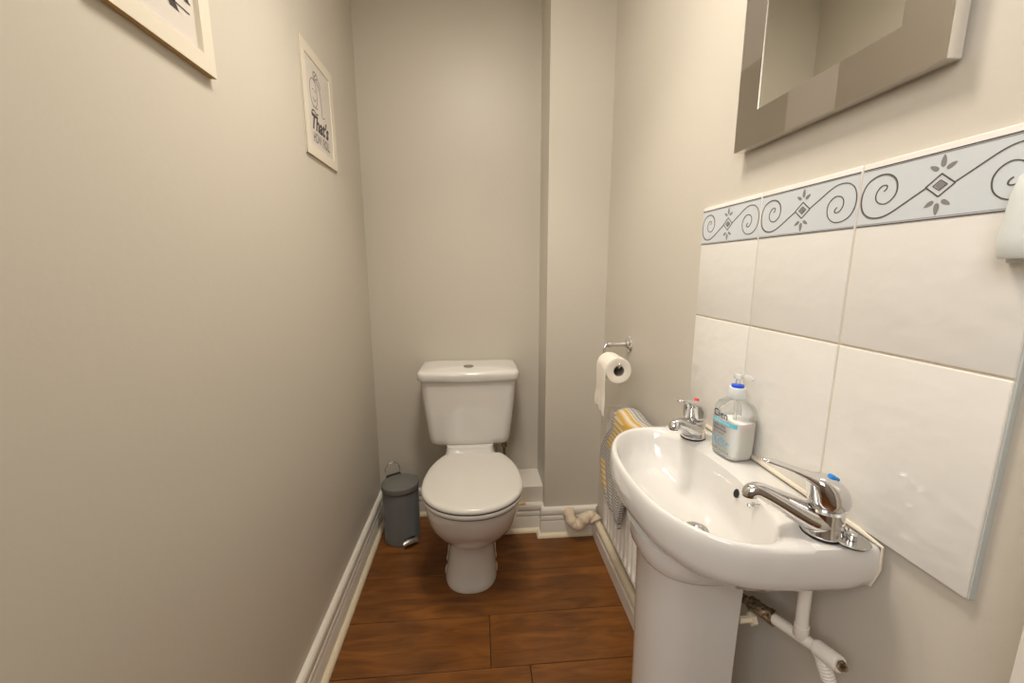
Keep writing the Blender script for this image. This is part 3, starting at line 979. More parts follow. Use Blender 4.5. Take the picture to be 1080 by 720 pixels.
# ------------------------------------------------------------------ framed prints on the left wall
def picture(label, yc, z0, h, w, d1=0.0125):
    k_ = (0.494-d1)/0.48
    yc *= k_; z0 = 1.2051+(z0-1.2051)*k_; h *= k_; w *= k_
    t = thing('picture_frame', label, 'picture', (XL, yc, z0), 0, 'framed prints on the left wall')
    d0 = 0.001
    bm = bmesh.new()
    bw = 0.030
    for (a, b, c, d) in ((-w/2, w/2, 0, bw), (-w/2, w/2, h-bw, h), (-w/2, -w/2+bw, bw, h-bw), (w/2-bw, w/2, bw, h-bw)):
        add_box(bm, d0, d1-0.0008, a, b, c, d, mi=1)
        quad(bm, [(d1, a, c), (d1, b, c), (d1, b, d), (d1, a, d)], 0)
    # thin foil lip around the front
    for (ya, za, yb_, zb) in ((-w/2, 0, w/2, 0), (w/2, 0, w/2, h), (w/2, h, -w/2, h), (-w/2, h, -w/2, 0)):
        quad(bm, [(d1, ya, za), (d1, yb_, zb), (d1-0.002 if za != zb or za > 0.1 else d1-0.0008, yb_, zb), (d1-0.002 if za != zb or za > 0.1 else d1-0.0008, ya, za)], 0)
    bm.normal_update()
    for fc in bm.faces:
        fc.material_index = 1 if fc.calc_center_median().z < 0.001 and fc.calc_center_median().x < d1-0.001 else 0
    obj('frame_moulding', bm, [M['frame'], M['mdf']], t, smooth=False)
    bm = bmesh.new()
    ib = bw
    add_box(bm, d0+0.001, d0+0.003, -w/2+ib, w/2-ib, ib, h-ib)
    # bevelled inner lip
    bm2 = bmesh.new()
    for (ya, za, yb_, zb) in ((-1, -1, 1, -1), (1, -1, 1, 1), (1, 1, -1, 1), (-1, 1, -1, -1)):
        A = lambda sy, sz, k, x: (x, sy*(w/2-ib-k), h/2+sz*(h/2-ib-k))
        quad(bm2, [A(ya, za, 0, d1), A(yb_, zb, 0, d1), A(yb_, zb, 0.002, d0+0.003), A(ya, za, 0.002, d0+0.003)], 0)
    obj('mount_lip', bm2, M['frame'], t, smooth=False)
    p = obj('print_sheet', bm, M['paper'], t, smooth=False)
    f = lambda u, v, k=0: (d0+0.0034+k, u*k_-w/2, v*k_)     # u from the near edge
    return t, p, f
t1, p1, f1 = picture('cream framed print with a black arrow, nearest to the camera on the left wall', 0.7475, 1.556, 0.315, 0.251)
W1 = 0.251
def g1(y, z): return (y-(0.7475-W1/2), z-1.556)
bm = bmesh.new()
F1 = lambda u, v, h: f1(u, v, h*0.5)
ribbon(bm, [g1(0.655, 1.6395), g1(0.828, 1.6385)], 0.0022, F1, 0.0004)
for dy in (0, 0.007, 0.014):
    for s in (1, -1):
        poly_plate(bm, [g1(0.786+dy*0.0+0.0-dy, 1.6390), g1(0.795-dy, 1.6390+s*0.0115), g1(0.801-dy, 1.6390+s*0.0115), g1(0.793-dy, 1.6390)], F1, 0.0004)
for s in (1, -1):
    poly_plate(bm, [g1(0.655, 1.639), g1(0.672, 1.639+s*0.009), g1(0.667, 1.639)], F1, 0.0004)
obj('arrow_print', bm, M['ink'], p1, smooth=False)
bm = bmesh.new()
# foot of the lettering line that the picture edge cuts off: two strokes of a serif letter
for yy in (0.800, 0.826):
    ribbon(bm, [g1(yy-0.006, 1.700), g1(yy, 1.656)], 0.006, F1, 0.0004)
    ribbon(bm, [g1(yy-0.008, 1.6555), g1(yy+0.006, 1.6555)], 0.003, F1, 0.0004)
ribbon(bm, [g1(0.792, 1.700), g1(0.820, 1.700)], 0.005, F1, 0.0004)
obj('lettering', bm, M['ink'], p1, smooth=False)

t2, p2, f2_ = picture('cream framed print of a toilet roll reading That\'s how I roll, on the left wall', 1.4105, 1.540, 0.308, 0.254, 0.0062)
def g2(y, z): return (y-(1.4105-0.127), z-1.540)
F2 = lambda u, v, h: f2_(u, v, h*0.5)
bm = bmesh.new()
def T(s, ya, yb_, za, zb, bold=0.0, shear=0.0):
    a = g2(ya, za); b = g2(yb_, zb)
    fit_text(bm, s, a[0], b[0], a[1], b[1], lambda u, v, w: f2_(u, v, w), 0.0, bold, shear)
T("That's", 1.338, 1.474, 1.620, 1.668, 0.035, 0.35)
ribbon(bm, [g2(*q) for q in [(1.338, 1.660), (1.344, 1.673), (1.358, 1.676), (1.376, 1.670), (1.392, 1.674)]], 0.004, F2, 0.0003)
obj('lettering', bm, M['ink'], p2, smooth=False)
bm = bmesh.new()
T('HOW I ROLL', 1.342, 1.474, 1.585, 1.614, 0.01)
obj('lettering', bm, M['ink_thin'], p2, smooth=False)
bm = bmesh.new()
def line(pts, w=0.0022, sm=True):
    q = [g2(a, b) for a, b in pts]
    if sm: q = [(p.x, p.y) for p in catmull([(a, b, 0) for a, b in q], 6)]
    ribbon(bm, q, w, F2, 0.0003)
def ell(cy, cz, ry, rz, a0=0, a1=2*PI, w=0.0022):
    line([(cy+ry*math.cos(a0+(a1-a0)*k/20), cz+rz*math.sin(a0+(a1-a0)*k/20)) for k in range(21)], w)
ell(1.366, 1.727, 0.027, 0.040)                       # roll end, drawn as an outline
line([(1.366, 1.767), (1.395, 1.766), (1.416, 1.752), (1.424, 1.730), (1.4245, 1.700), (1.425, 1.678), (1.448, 1.682)])
line([(1.358, 1.690), (1.376, 1.687), (1.392, 1.690)])
ell(1.371, 1.718, 0.011, 0.012, PI*1.1, PI*1.9)
line([(1.358, 1.735), (1.367, 1.738)]); line([(1.374, 1.737), (1.383, 1.734)])
ell(1.388, 1.782, 0.016, 0.009); line([(1.378, 1.775), (1.398, 1.789)]); line([(1.404, 1.780), (1.420, 1.768), (1.426, 1.758)])
obj('roll_drawing', bm, M['ink_thin'], p2, smooth=False)

# ------------------------------------------------------------------ toilet
toilet = thing('toilet', 'white close coupled toilet with its lid closed against the back wall', 'toilet', (-0.042, 1.45, 0))
TX, TY = -0.042, 1.45
def egg(cx, hw, yf, yb, ym, z, pf=2.0, pb=2.6, n=56, hb=None):
    """closed outline: front half ellipse to yf, back half superellipse to yb; hb = half width kept at the back edge"""
    r = []
    for k in range(n):
        a = 2*PI*(k+0.5)/n
        c_, s_ = math.cos(a), math.sin(a)
        if s_ < 0:
            x = hw*math.copysign(abs(c_)**(2/pf), c_); y = ym-(ym-yf)*abs(s_)**(2/pf)
        else:
            x = hw*math.copysign(abs(c_)**(2/pb), c_); y = ym+(yb-ym)*abs(s_)**(2/pb)
        r.append((cx+x-TX, y-TY, z))
    return r
# pan: foot, neck, bowl
bm = bmesh.new()
rings = [
    egg(-0.044, 0.102, 1.345, 1.74, 1.47, 0.0, 2.4, 4), egg(-0.044, 0.103, 1.3435, 1.74, 1.47, 0.006, 2.4, 4),
    egg(-0.043, 0.100, 1.352, 1.74, 1.47, 0.02, 2.3, 4), egg(-0.042, 0.095, 1.366, 1.73, 1.47, 0.06, 2.2, 3.5),
    egg(-0.041, 0.088, 1.380, 1.73, 1.475, 0.11, 2.1, 3), egg(-0.040, 0.083, 1.384, 1.72, 1.475, 0.150, 2.1, 3),
    egg(-0.040, 0.086, 1.374, 1.72, 1.475, 0.172, 2.1, 3), egg(-0.038, 0.100, 1.352, 1.71, 1.46, 0.190, 2.1, 3),
    egg(-0.036, 0.122, 1.312, 1.70, 1.43, 0.215, 2.1, 2.8), egg(-0.034, 0.142, 1.290, 1.69, 1.41, 0.245, 2.1, 2.8),
    egg(-0.033, 0.157, 1.262, 1.68, 1.40, 0.280, 2.1, 2.8), egg(-0.032, 0.168, 1.240, 1.67, 1.395, 0.320, 2.1, 2.8),
    egg(-0.031, 0.174, 1.228, 1.665, 1.39, 0.355, 2.05, 2.8), egg(-0.031, 0.177, 1.224, 1.66, 1.388, 0.385, 2.05, 2.8),
    egg(-0.031, 0.174, 1.229, 1.655, 1.388, 0.394, 2.05, 2.8), egg(-0.031, 0.150, 1.256, 1.640, 1.388, 0.396, 2.05, 2.8)]
loft(bm, rings)
obj('pan', bm, M['china'], toilet, angle=70)
# horn / ledge carrying the cistern
bm = bmesh.new()
def brick(hw0, hw1, ya, yb, z, cx=-0.0455, p=6):
    r = []
    n = 40
    for k in range(n):
        a = 2*PI*(k+0.5)/n
        c_, s_ = math.cos(a), math.sin(a)
        r.append((cx+hw0*math.copysign(abs(c_)**(2/p), c_)-TX, (ya+yb)/2+(yb-ya)/2*math.copysign(abs(s_)**(2/p), s_)-TY, z))
    return r
loft(bm, [brick(0.090, 0, 1.66, 1.86, 0.20), brick(0.098, 0, 1.64, 1.86, 0.30), brick(0.112, 0, 1.60, 1.86, 0.385), brick(0.112, 0, 1.595, 1.86, 0.402), brick(0.107, 0, 1.620, 1.86, 0.412), brick(0.105, 0, 1.638, 1.86, 0.425), brick(0.103, 0, 1.645, 1.86, 0.450)])
obj('cistern_ledge', bm, M['china'], toilet, angle=50)
# bolt-down flanges / caulk along the foot sides
bm = bmesh.new()
for s in (-1, 1):
    P = [(-0.044+s*(0.0985+0.0015*math.sin(k*2.1))-TX, 1.455+k*0.03-TY, 0.004+0.002*math.sin(k*1.7)) for k in range(9)]
    add_tube(bm, P, [0.006+0.002*math.sin(k*2.7) for k in range(9)], 8)
    obj('floor_sealant', bm, M['sealant'], toilet)
    bm = bmesh.new()
# cistern
bm = bmesh.new()
def cis(hw, ya, yb, z, cx=-0.046, rad=0.035, bow=0.0):
    pts = []
    # rounded rectangle, front corners more rounded, front bowed
    def arc(cx_, cy_, r, a0, a1, n=8):
        return [(cx_+r*math.cos(a0+(a1-a0)*i/n), cy_+r*math.sin(a0+(a1-a0)*i/n)) for i in range(n+1)]
    pts += arc(cx-hw+rad, ya+rad, rad, PI, 1.5*PI)
    for k in range(1, 12):
        t = k/12; x = cx-hw+rad+(2*hw-2*rad)*t
        pts.append((x, ya-bow*math.sin(PI*t)))
    pts += arc(cx+hw-rad, ya+rad, rad, 1.5*PI, 2*PI)
    rb = 0.010
    pts += arc(cx+hw-rb, yb-rb, rb, 0, 0.5*PI, 4)
    pts += arc(cx-hw+rb, yb-rb, rb, 0.5*PI, PI, 4)
    return [(x-TX, y-TY, z) for x, y in pts]
loft(bm, [cis(0.150, 1.700, 1.865, 0.4445, rad=0.03, bow=0.004), cis(0.166, 1.684, 1.868, 0.448, rad=0.035, bow=0.006), cis(0.1740, 1.678, 1.870, 0.458, bow=0.007), cis(0.178, 1.676, 1.870, 0.478, bow=0.008),
          cis(0.190, 1.670, 1.870, 0.58, bow=0.009), cis(0.200, 1.665, 1.870, 0.68, bow=0.010), cis(0.2045, 1.663, 1.870, 0.745, bow=0.010)])
obj('cistern', bm, M['china'], toilet, angle=60)
bm = bmesh.new()
loft(bm, [cis(0.204, 1.662, 1.872, 0.742, bow=0.010), cis(0.213, 1.6535, 1.875, 0.7425, bow=0.010), cis(0.2165, 1.650, 1.876, 0.747, bow=0.010), cis(0.2165, 1.650, 1.876, 0.770, bow=0.010), cis(0.2150, 1.6515, 1.8755, 0.776, bow=0.010),
          cis(0.2110, 1.656, 1.872, 0.7805, bow=0.010), cis(0.204, 1.664, 1.868, 0.783, bow=0.009), cis(0.19, 1.678, 1.862, 0.7855, bow=0.007), cis(0.168, 1.692, 1.858, 0.7878, bow=0.003), cis(0.14, 1.705, 1.853, 0.7898, bow=0.0), cis(0.11, 1.715, 1.846, 0.7910, bow=0.0), cis(0.07, 1.725, 1.835, 0.7917, bow=0.0, rad=0.02), cis(0.03, 1.735, 1.82, 0.7920, bow=0.0, rad=0.01)])
lid = obj('cistern_lid', bm, M['china'], toilet, angle=60)
bm = bmesh.new()
add_lathe(bm, [(0.0, 0), (0.0235, 0), (0.0235, 0.0022), (0.0215, 0.0034), (0.0205, 0.0026), (0.0, 0.0026)], 32, (-0.046-TX, 1.722-TY, 0.7895))
bt = obj('flush_button_ring', bm, M['chrome'], toilet)
M['button'] = mat('chrome_button_dark_reflection', (0.30, 0.29, 0.27), 0.15, 1.0)  # dark reflection in the chrome is put into the base colour
for s, m_ in ((-1, 'button'), (1, 'button')):
    bm = bmesh.new()
    pts = [(0.0195*math.cos(a), 0.0195*math.sin(a)) for a in [-PI/2+PI*k/12 for k in range(13)]]
    poly_plate(bm, [(-0.046-TX+s*(0.0012+x), 1.722-TY+y) for x, y in (pts if s > 0 else pts)], lambda u, v, h: (u, v, 0.7915+h), 0.0028)
    obj('flush_button', bm, M[m_], bt, smooth=False)
# seat and lid
def seatring(grow, z, ms=0):
    r = []
    n = 72
    hw, yf, ym, yb, hb = 0.1865+grow, 1.206-grow, 1.392, 1.632+grow*0.5, 0.112
    cx = -0.031
    for k in range(n):
        a = 2*PI*(k+0.5)/n
        c_, s_ = math.cos(a), math.sin(a)
        if s_ < 0:
            x = hw*math.copysign(abs(c_)**(2/2.08), c_); y = ym-(ym-yf)*abs(s_)**(2/2.08)
        else:
            # sweep from full width at ym to the narrower straight hinge edge
            x = hw*math.copysign(abs(c_)**(2/2.15), c_); y = ym+(yb-ym)*1.24*abs(s_)**(2/2.15)
            if y > yb:
                y = yb
        r.append((cx+x-TX, y-TY, z))
    return r
bm = bmesh.new()
loft(bm, [seatring(-0.006, 0.3945), seatring(-0.001, 0.396), seatring(0.0, 0.400), seatring(0.0, 0.408), seatring(-0.0015, 0.4112), seatring(-0.012, 0.4122)])
seat = obj('seat', bm, M['seat'], toilet, angle=60)
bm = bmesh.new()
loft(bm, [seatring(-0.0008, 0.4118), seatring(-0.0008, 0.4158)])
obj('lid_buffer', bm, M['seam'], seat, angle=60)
bm = bmesh.new()
loft(bm, [seatring(-0.003, 0.4152), seatring(0.0, 0.4166), seatring(0.0005, 0.421), seatring(-0.001, 0.427), seatring(-0.006, 0.4315), seatring(-0.014, 0.4335), seatring(-0.03, 0.4345), seatring(-0.09, 0.4352)])
obj('seat_lid', bm, M['seat'], toilet, angle=60)
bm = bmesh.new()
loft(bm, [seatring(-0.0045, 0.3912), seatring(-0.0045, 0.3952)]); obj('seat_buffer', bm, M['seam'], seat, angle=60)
bm = bmesh.new()
for s in (-1, 1):
    add_lathe(bm, [(0.0, -0.022), (0.009, -0.022), (0.010, -0.020), (0.010, 0.020), (0.009, 0.022), (0.0, 0.022)], 16, (-0.031+s*0.070-TX, 1.635-TY, 0.418), 'X')
    obj('hinge', bm, M['seat'], toilet)
    bm = bmesh.new()
# inlet fitting under the cistern
bm = bmesh.new()
add_lathe(bm, [(0.0, 0.36), (0.007, 0.36), (0.007, 0.395), (0.013, 0.395), (0.013, 0.412), (0.009, 0.414), (0.009, 0.430), (0.0145, 0.430), (0.0145, 0.450), (0.010, 0.455), (0.010, 0.462)], 8, (0.111-TX, 1.765-TY, 0))
add_tube(bm, [(0.111-TX, 1.765-TY, 0.37), (0.112-TX, 1.78-TY, 0.30), (0.118-TX, 1.80-TY, 0.205)], 0.0075, 10)
obj('inlet_valve', bm, M['brass'], toilet)

# ------------------------------------------------------------------ pedal bin
binx = thing('pedal_bin', 'small slate grey pedal bin standing in the left back corner', 'bin', (-0.362, 1.712, 0), math.radians(-58))
# local: pedal to +x... rotated so it faces the camera's right; carry handle on the opposite side
bm = bmesh.new()
add_lathe(bm, [(0.0, 0.0), (0.078, 0.0), (0.0800, 0.002), (0.0800, 0.010), (0.0790, 0.012), (0.0790, 0.240), (0.0775, 0.243), (0.0, 0.243)], 48)
obj('body', bm, M['bin'], binx)
bm = bmesh.new()
add_lathe(bm, [(0.0, -0.020), (0.0795, -0.020), (0.0825, -0.019), (0.0830, -0.016), (0.0830, 0.000), (0.0815, 0.004), (0.075, 0.007), (0.055, 0.0105), (0.03, 0.0125), (0.0, 0.0130)], 48)
ld_ = obj('lid', bm, M['bin_lid'], binx)
ld_.location = (0.0, 0, 0.264)
ld_.rotation_euler = (0, math.radians(-2.0), 0)
bm = bmesh.new()
add_lathe(bm, [(0.0, 0.2428), (0.0785, 0.2428), (0.0785, 0.2455), (0.0, 0.2455)], 40); obj('lid_gap_seal', bm, M['rubber'], binx)
bm = bmesh.new()
pts = catmull([(-0.084, -0.032, 0.262), (-0.092, -0.034, 0.285), (-0.095, -0.030, 0.305), (-0.096, -0.012, 0.320), (-0.096, 0.012, 0.320), (-0.095, 0.030, 0.305), (-0.092, 0.034, 0.285), (-0.084, 0.032, 0.262)], 6)
add_tube(bm, pts, 0.0030, 8); obj('carry_handle', bm, M['chrome'], binx)
bm = bmesh.new()
add_box(bm, -0.092, -0.070, -0.034, 0.034, 0.252, 0.270, 0.003); obj('lid_hinge', bm, M['rubber'], binx)
bm = bmesh.new()
for sgn in (0,):
    rings = []
    for t_, hw, z_ in ((0.079, 0.018, 0.031), (0.084, 0.026, 0.0315), (0.092, 0.032, 0.029), (0.098, 0.034, 0.0245), (0.101, 0.033, 0.019), (0.1015, 0.031, 0.014)):
        rings.append([(t_, -hw, z_), (t_, -hw*0.5, z_+0.0025), (t_, 0, z_+0.003), (t_, hw*0.5, z_+0.0025), (t_, hw, z_), (t_-0.003, hw*0.5, z_-0.001), (t_-0.003, 0, z_-0.0005), (t_-0.003, -hw*0.5, z_-0.001)])
    loft(bm, rings)
obj('pedal', bm, M['dull_chrome'], binx)
bm = bmesh.new()
add_box(bm, 0.0785, 0.0815, -0.024, 0.024, 0.003, 0.038, 0.001); obj('pedal_slot', bm, M['rubber'], binx)

# ------------------------------------------------------------------ toilet roll holder and roll
hol = thing('toilet_roll_holder', 'chrome toilet roll holder arm fixed on the right wall', 'holder', (XR, 1.383, 0.942))
bm = bmesh.new()
add_lathe(bm, [(0.0, 0), (0.0285, 0), (0.0290, -0.0030), (0.0270, -0.0060), (0.0170, -0.0085), (0.0140, -0.0130), (0.0, -0.014)], 32, (0, 0, 0), 'X')
obj('wall_rose', bm, M['chrome'], hol)
bm = bmesh.new()
add_lathe(bm, [(0.0110, -0.008), (0.0095, -0.014), (0.0080, -0.020), (0.0072, -0.060), (0.0085, -0.064), (0.0098, -0.068), (0.0105, -0.075), (0.0095, -0.082), (0.0, -0.085)], 20, (0, 0, 0), 'X')
obj('arm', bm, M['chrome'], hol)
bm = bmesh.new()
pts = catmull([(-0.074, 0, 0.0), (-0.086, -0.001, -0.002), (-0.0925, -0.002, -0.012), (-0.094, -0.003, -0.026), (-0.0955, -0.006, -0.040), (-0.096, -0.018, -0.0435), (-0.096, -0.05, -0.0438), (-0.096, -0.10, -0.0438), (-0.096, -0.158, -0.0438), (-0.096, -0.168, -0.0405), (-0.096, -0.172, -0.034)], 5)
add_tube(bm, pts, 0.0050, 12)
add_ball(bm, (-0.096, -0.172, -0.032), 0.0055, 12)
obj('roll_bar', bm, M['chrome'], hol)
RX, RZ = XR-0.096, 0.942-0.0438
rc = Vector((RX, 1.265, RZ-0.0105))
roll = thing('toilet_roll', 'white toilet roll with loose end hanging on the chrome holder', 'toilet roll', tuple(rc))
bm = bmesh.new()
RI, RO = 0.0175, 0.0415
prof = [(RI, -0.05), (RI+0.001, -0.0505), (RO-0.002, -0.0505), (RO, -0.0485), (RO, 0.0485), (RO-0.002, 0.0505), (RI+0.001, 0.0505), (RI, 0.05)]
add_lathe(bm, prof + [prof[0]], 48, (0, 0, 0), 'Y', False, False)
bmesh.ops.remove_doubles(bm, verts=bm.verts, dist=1e-6)
obj('paper', bm, M['tissue'], roll)
bm = bmesh.new()
prof = [(RI-0.0012, -0.0502), (RI-0.0001, -0.0502), (RI-0.0001, 0.0502), (RI-0.0012, 0.0502), (RI-0.0012, -0.0502)]
add_lathe(bm, prof, 32, (0, 0, 0), 'Y', False, False); obj('core', bm, M['cardboard'], roll)
bm = bmesh.new()
rows = []
nz = 26
for k in range(nz+1):
    s = k/nz
    z = 0.004-0.150*s
    x = -RO-0.0012-0.0015*math.sin(s*3.0) - (0.002*math.sin(s*9)*s)
    row = []
    for j in range(13):
        y = -0.050+0.100*j/12
        x2 = x - 0.0018*math.sin(j*1.3+s*6)*s - 0.001*math.sin(j*0.6)
        zz = z
        if k == nz: zz += 0.004*math.sin(j*0.9)
        if k > nz-8: zz += (k-nz+8)/8*(0.018*(j/12-0.5))
        row.append((x2, y, zz))
    rows.append(row)
top = []
for k in range(8):
    a = PI/2+ (PI/2)*k/8
    top.append([((RO+0.0012)*math.cos(a), -0.05+0.1*j/12, (RO+0.0012)*math.sin(a)) for j in range(13)])
rows = top + rows
vr = [[bm.verts.new(p) for p in r] for r in rows]
for a, b in zip(vr, vr[1:]):
    for j in range(12):
        bm.faces.new((a[j], a[j+1], b[j+1], b[j]))
sh = obj('hanging_sheet', bm, M['tissue'], roll)
md = sh.modifiers.new('thick', 'SOLIDIFY'); md.thickness = 0.0008

# ------------------------------------------------------------------ radiator
rad = thing('radiator', 'white ribbed panel radiator on the right wall behind the basin', 'radiator', (XR, 1.10, 0.265))
RY0, RY1, RZ0, RZ1, RXF, RXB = 0.885, 1.337, 0.262, 0.727, 0.450, 0.500
def LR(x, y, z): return (x-XR, y-1.10, z-0.265)
bm = bmesh.new()
pitch = 0.0333
def flute(y, z):
    # inward press between ribs; 0 at ribs, 1 in the hollow
    u = ((y-RY0)/pitch) % 1.0
    w = 0.5-0.5*math.cos(2*PI*u)
    w = min(1, max(0, (w-0.25)*2.0))
    ez = min(1, max(0, (z-RZ0-0.022)/0.018))*min(1, max(0, (RZ1-0.030-z)/0.018))
    ey = min(1, max(0, (y-RY0-0.012)/0.01))*min(1, max(0, (RY1-0.012-y)/0.01))
    return w*ez*ey
ny, nz = 150, 44
zs = []
grid = []
for j in range(nz+1):
    t_ = j/nz
    z = RZ0+(RZ1-RZ0)*t_
    if t_ < 0.16: z = RZ0+(RZ1-RZ0)*(t_*1.0)
    grid.append([bm.verts.new(LR(RXF+0.013*flute(RY0+(RY1-RY0)*i/ny, z)+ (0.004 if j in (0, nz) or i in (0, ny) else 0), RY0+(RY1-RY0)*i/ny, z)) for i in range(ny+1)])
for a, b in zip(grid, grid[1:]):
    for i in range(ny):
        bm.faces.new((a[i], a[i+1], b[i+1], b[i]))
obj('front_panel', bm, M['rad'], rad, angle=60)
bm = bmesh.new()
a = LR(RXF+0.0145, RY0+0.001, RZ0+0.002); b = LR(RXB, RY1-0.001, RZ1-0.004)
# side panels and back as a shell
add_box(bm, a[0], a[0]+0.006, a[1], b[1], a[2], b[2])
add_box(bm, b[0]-0.004, b[0], a[1], b[1], a[2], b[2])
b_ = LR(RXB, RY1, RZ1)
for yy in (RY0, RY1-0.0015):
    p = LR(RXF+0.003, yy, RZ0+0.02); q = LR(RXB, yy+0.0015, RZ1-0.002)
    add_box(bm, p[0], q[0], p[1], q[1], p[2], q[2], 0.0005, 1)
obj('side_panels', bm, M['rad'], rad)
bm = bmesh.new()
p = LR(RXF+0.002, RY0, RZ1-0.002); q = LR(RXB, RY1, RZ1+0.002)
xw = (q[0]-p[0])
add_box(bm, p[0], p[0]+0.006, p[1], q[1], p[2], q[2], 0.001, 1)
add_box(bm, q[0]-0.006, q[0], p[1], q[1], p[2], q[2], 0.001, 1)
add_box(bm, p[0]+0.006, q[0]-0.006, q[1]-0.008, q[1], p[2], q[2])
add_box(bm, p[0]+0.006, q[0]-0.006, p[1], p[1]+0.008, p[2], q[2])
k = 0
y = p[1]+0.012
while y < q[1]-0.012:
    add_box(bm, p[0]+0.006, q[0]-0.006, y, y+0.003, p[2], q[2]-0.001)
    y += 0.008
for xx in (0.017, 0.027):
    add_box(bm, p[0]+xx, p[0]+xx+0.002, p[1]+0.008, q[1]-0.008, p[2], q[2]-0.0008)
obj('top_grille', bm, M['rad_grille'], rad, smooth=False)
bm = bmesh.new()
for yy in (0.98, 1.25):
    p = LR(RXB-0.001, yy, 0.60); q = LR(XR, yy+0.03, 0.68)
    add_box(bm, p[0], q[0], p[1], q[1], p[2], q[2])
    obj('wall_bracket', bm, M['rad'], rad, smooth=False); bm = bmesh.new()
    p = LR(RXB-0.001, yy, 0.30); q = LR(XR, yy+0.03, 0.34)
    add_box(bm, p[0], q[0], p[1], q[1], p[2], q[2])
    obj('wall_bracket', bm, M['rad'], rad, smooth=False); bm = bmesh.new()
bm.free()

# heating pipe along the wall with its lagged elbow
pipe = thing('heating_pipe', 'cream painted heating pipe along the right skirting with lagged elbow', 'pipe', (0.498, 1.3, 0.081))
def LP(*p): return (p[0]-0.498, p[1]-1.3, p[2]-0.081)
bm = bmesh.new()
pts = catmull([LP(0.500, 1.628, 0.110), LP(0.510, 1.606, 0.104), LP(0.517, 1.58, 0.092), LP(0.521, 1.53, 0.084), LP(0.522, 1.40, 0.082), LP(0.522, 1.2, 0.082), LP(0.522, 0.9, 0.082), LP(0.522, 0.6, 0.082), LP(0.522, 0.285, 0.082)], 6)
add_tube(bm, pts, 0.0155, 18)
obj('straight_run', bm, M['cream_paint'], pipe)
bm = bmesh.new()
pts = catmull([LP(0.397, 1.655, 0.115), LP(0.398, 1.634, 0.112), LP(0.402, 1.620, 0.094), LP(0.415, 1.610, 0.080), LP(0.434, 1.606, 0.084), LP(0.452, 1.606, 0.102), LP(0.468, 1.607, 0.118), LP(0.485, 1.608, 0.122), LP(0.500, 1.606, 0.116), LP(0.508, 1.590, 0.103)], 5)
n = len(pts)
rads = []
for i in range(n):
    t_ = i/(n-1)
    rads.append(0.0245+0.0025*math.sin(t_*34)+0.002*math.sin(t_*13+1))
add_tube(bm, pts, rads, 18)
obj('lagged_elbow', bm, M['lag'], pipe)

# ------------------------------------------------------------------ towel over the radiator
tw = bmesh.new()
uvl = tw.loops.layers.uv.new('UVMap')
prof = [(0.436, 0.425), (0.434, 0.44), (0.432, 0.47), (0.433, 0.52), (0.435, 0.60), (0.436, 0.68), (0.437, 0.725), (0.443, 0.750), (0.457, 0.757), (0.475, 0.760), (0.492, 0.754), (0.504, 0.740), (0.508, 0.715), (0.509, 0.66)]
pp = catmull([(x, z, 0) for x, z in prof], 5)
sl_ = [0]
for a, b in zip(pp, pp[1:]): sl_.append(sl_[-1]+(b-a).length)
NU = 34
vr = []
for i, p in enumerate(pp):
    s = sl_[i]
    lo_z = max(0, min(1, (0.70-p.y)/0.30)) if p.x < 0.47 else 0
    yfar = 1.215+0.10*math.sin(PI*min(1, lo_z*1.02))-0.05*lo_z**2
    ynear = 1.02+0.085*lo_z
    row = []
    for j in range(NU+1):
        u = j/NU
        y = yfar+(ynear-yfar)*u
        bx = 0.006*math.sin(u*11+s*5)*min(1, lo_z*1.5)
        bz = 0
        if p.y > 0.74:
            bz = 0.006*math.sin(u*7.0+0.6) - 0.012*(1-u)**6 - 0.012*u**8
        if i < 4: bz += 0.010*math.sin(u*5.0)
        row.append((tw.verts.new((p.x-0.47-abs(bx), y-1.18, p.y+bz-0.75)), u*0.30, s))
    vr.append(row)
for a, b in zip(vr, vr[1:]):
    for j in range(NU):
        f = tw.faces.new((a[j][0], a[j+1][0], b[j+1][0], b[j][0]))
        for l, q in zip(f.loops, (a[j], a[j+1], b[j+1], b[j])):
            l[uvl].uv = (q[1], q[2])
to = obj('hand_towel', tw, M['towel'], loc=(0.47, 1.18, 0.75))
to['label'] = 'grey patterned cloth with mustard bands draped over the radiator'
to['category'] = 'towel'
md = to.modifiers.new('thick', 'SOLIDIFY'); md.thickness = 0.012; md.offset = 1.0
md2 = to.modifiers.new('soft', 'BEVEL'); md2.width = 0.004; md2.segments = 2; md2.limit_method = 'ANGLE'

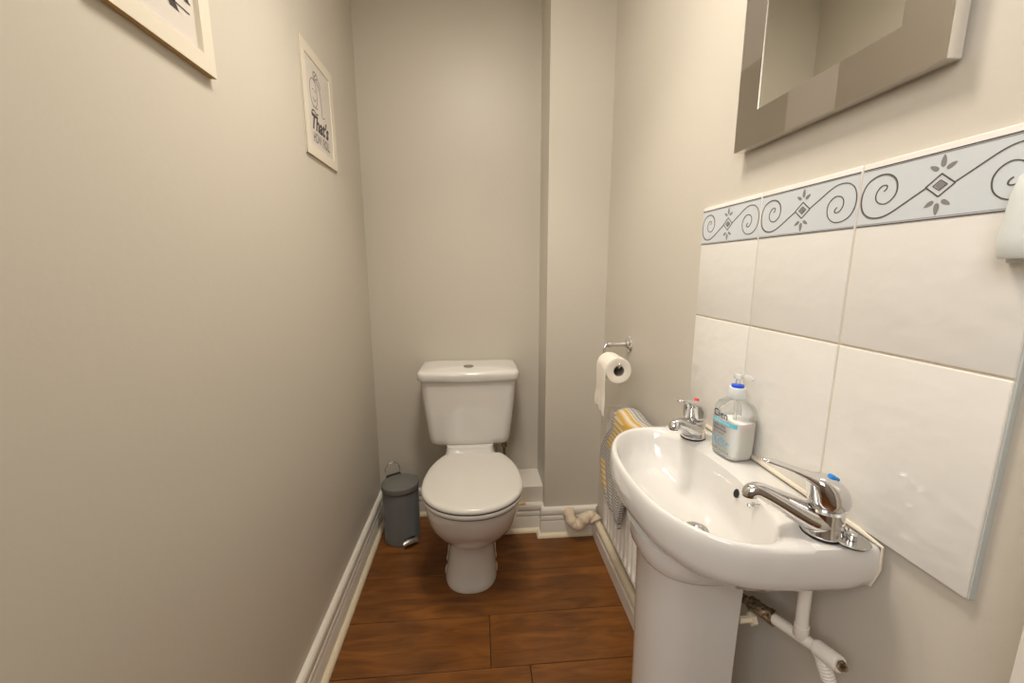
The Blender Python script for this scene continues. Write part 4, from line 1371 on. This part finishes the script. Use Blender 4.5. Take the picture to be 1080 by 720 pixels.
# ------------------------------------------------------------------ white fitting at the right edge
fr = thing('air_freshener', 'white plastic fitting on the tiles at the right edge of the picture', 'air freshener', (XR-0.0089, 0.333, 1.215))
bm = bmesh.new()
def dring(hx, hw, z, n=20):
    # half-round front (towards -x), flat back at x=0
    r = [(-hx*math.sin(PI*k/n)**0.8 if 0 < k < n else 0, -hw*math.cos(PI*k/n), z) for k in range(n+1)]
    return r
loft(bm, [dring(0.034, 0.036, 0.0), dring(0.036, 0.0385, 0.003), dring(0.037, 0.039, 0.02), dring(0.035, 0.036, 0.06), dring(0.032, 0.033, 0.076), dring(0.024, 0.026, 0.083), dring(0.010, 0.012, 0.086)])
obj('cover', bm, M['plastic_white'], fr, angle=50)
bm = bmesh.new()
add_box(bm, -0.004, 0.0, -0.036, 0.036, -0.004, 0.06, 0.001); obj('back_plate', bm, M['plastic_white'], fr)

# ------------------------------------------------------------------ ceiling downlights (they carry the lamps above)
em = bpy.data.materials.new('lamp_glow'); em.use_nodes = True
nt = em.node_tree; nt.nodes.clear()
e_ = nt.nodes.new('ShaderNodeEmission'); e_.inputs[0].default_value = (1, 0.86, 0.68, 1); e_.inputs[1].default_value = 14
ou = nt.nodes.new('ShaderNodeOutputMaterial'); nt.links.new(e_.outputs[0], ou.inputs[0])
for (p, e), w in zip(SPOTS, ('above the basin', 'above the toilet')):
    t = thing('ceiling_downlight', 'round chrome recessed ceiling downlight '+w, 'light', (p[0], p[1], ZC), 0, 'ceiling downlights')
    bm = bmesh.new(); pr = [(0.034, -0.001), (0.036, -0.006), (0.043, -0.006), (0.045, 0.0)]
    add_lathe(bm, pr+[pr[0]], 32, cap0=False, cap1=False); obj('bezel', bm, M['chrome'], t)
    bm = bmesh.new(); add_lathe(bm, [(0.0, -0.002), (0.034, -0.002), (0.034, 0.0)], 32, cap1=False); obj('lens', bm, em, t)

t = thing('ceiling_fill', 'round opal glowing disc added under the ceiling as fill light', 'light', (0, 0.80, ZC))  # unseen disc added to go with the overhead fill and brighten the upper walls
bm = bmesh.new(); add_lathe(bm, [(0.0, -0.045), (0.06, -0.044), (0.11, -0.038), (0.135, -0.028), (0.145, -0.015), (0.145, -0.008)], 48, cap1=False)
em2 = bpy.data.materials.new('opal_fill_glow'); em2.use_nodes = True
b_ = em2.node_tree.nodes['Principled BSDF']
b_.inputs['Emission Color'].default_value = (1, 0.93, 0.80, 1); b_.inputs['Emission Strength'].default_value = 16.0
obj('diffuser', bm, em2, t)
bm = bmesh.new(); add_lathe(bm, [(0.0, -0.014), (0.152, -0.014), (0.155, -0.010), (0.155, 0.0), (0.0, 0.0)], 48); obj('base_ring', bm, M['plastic_white'], t)
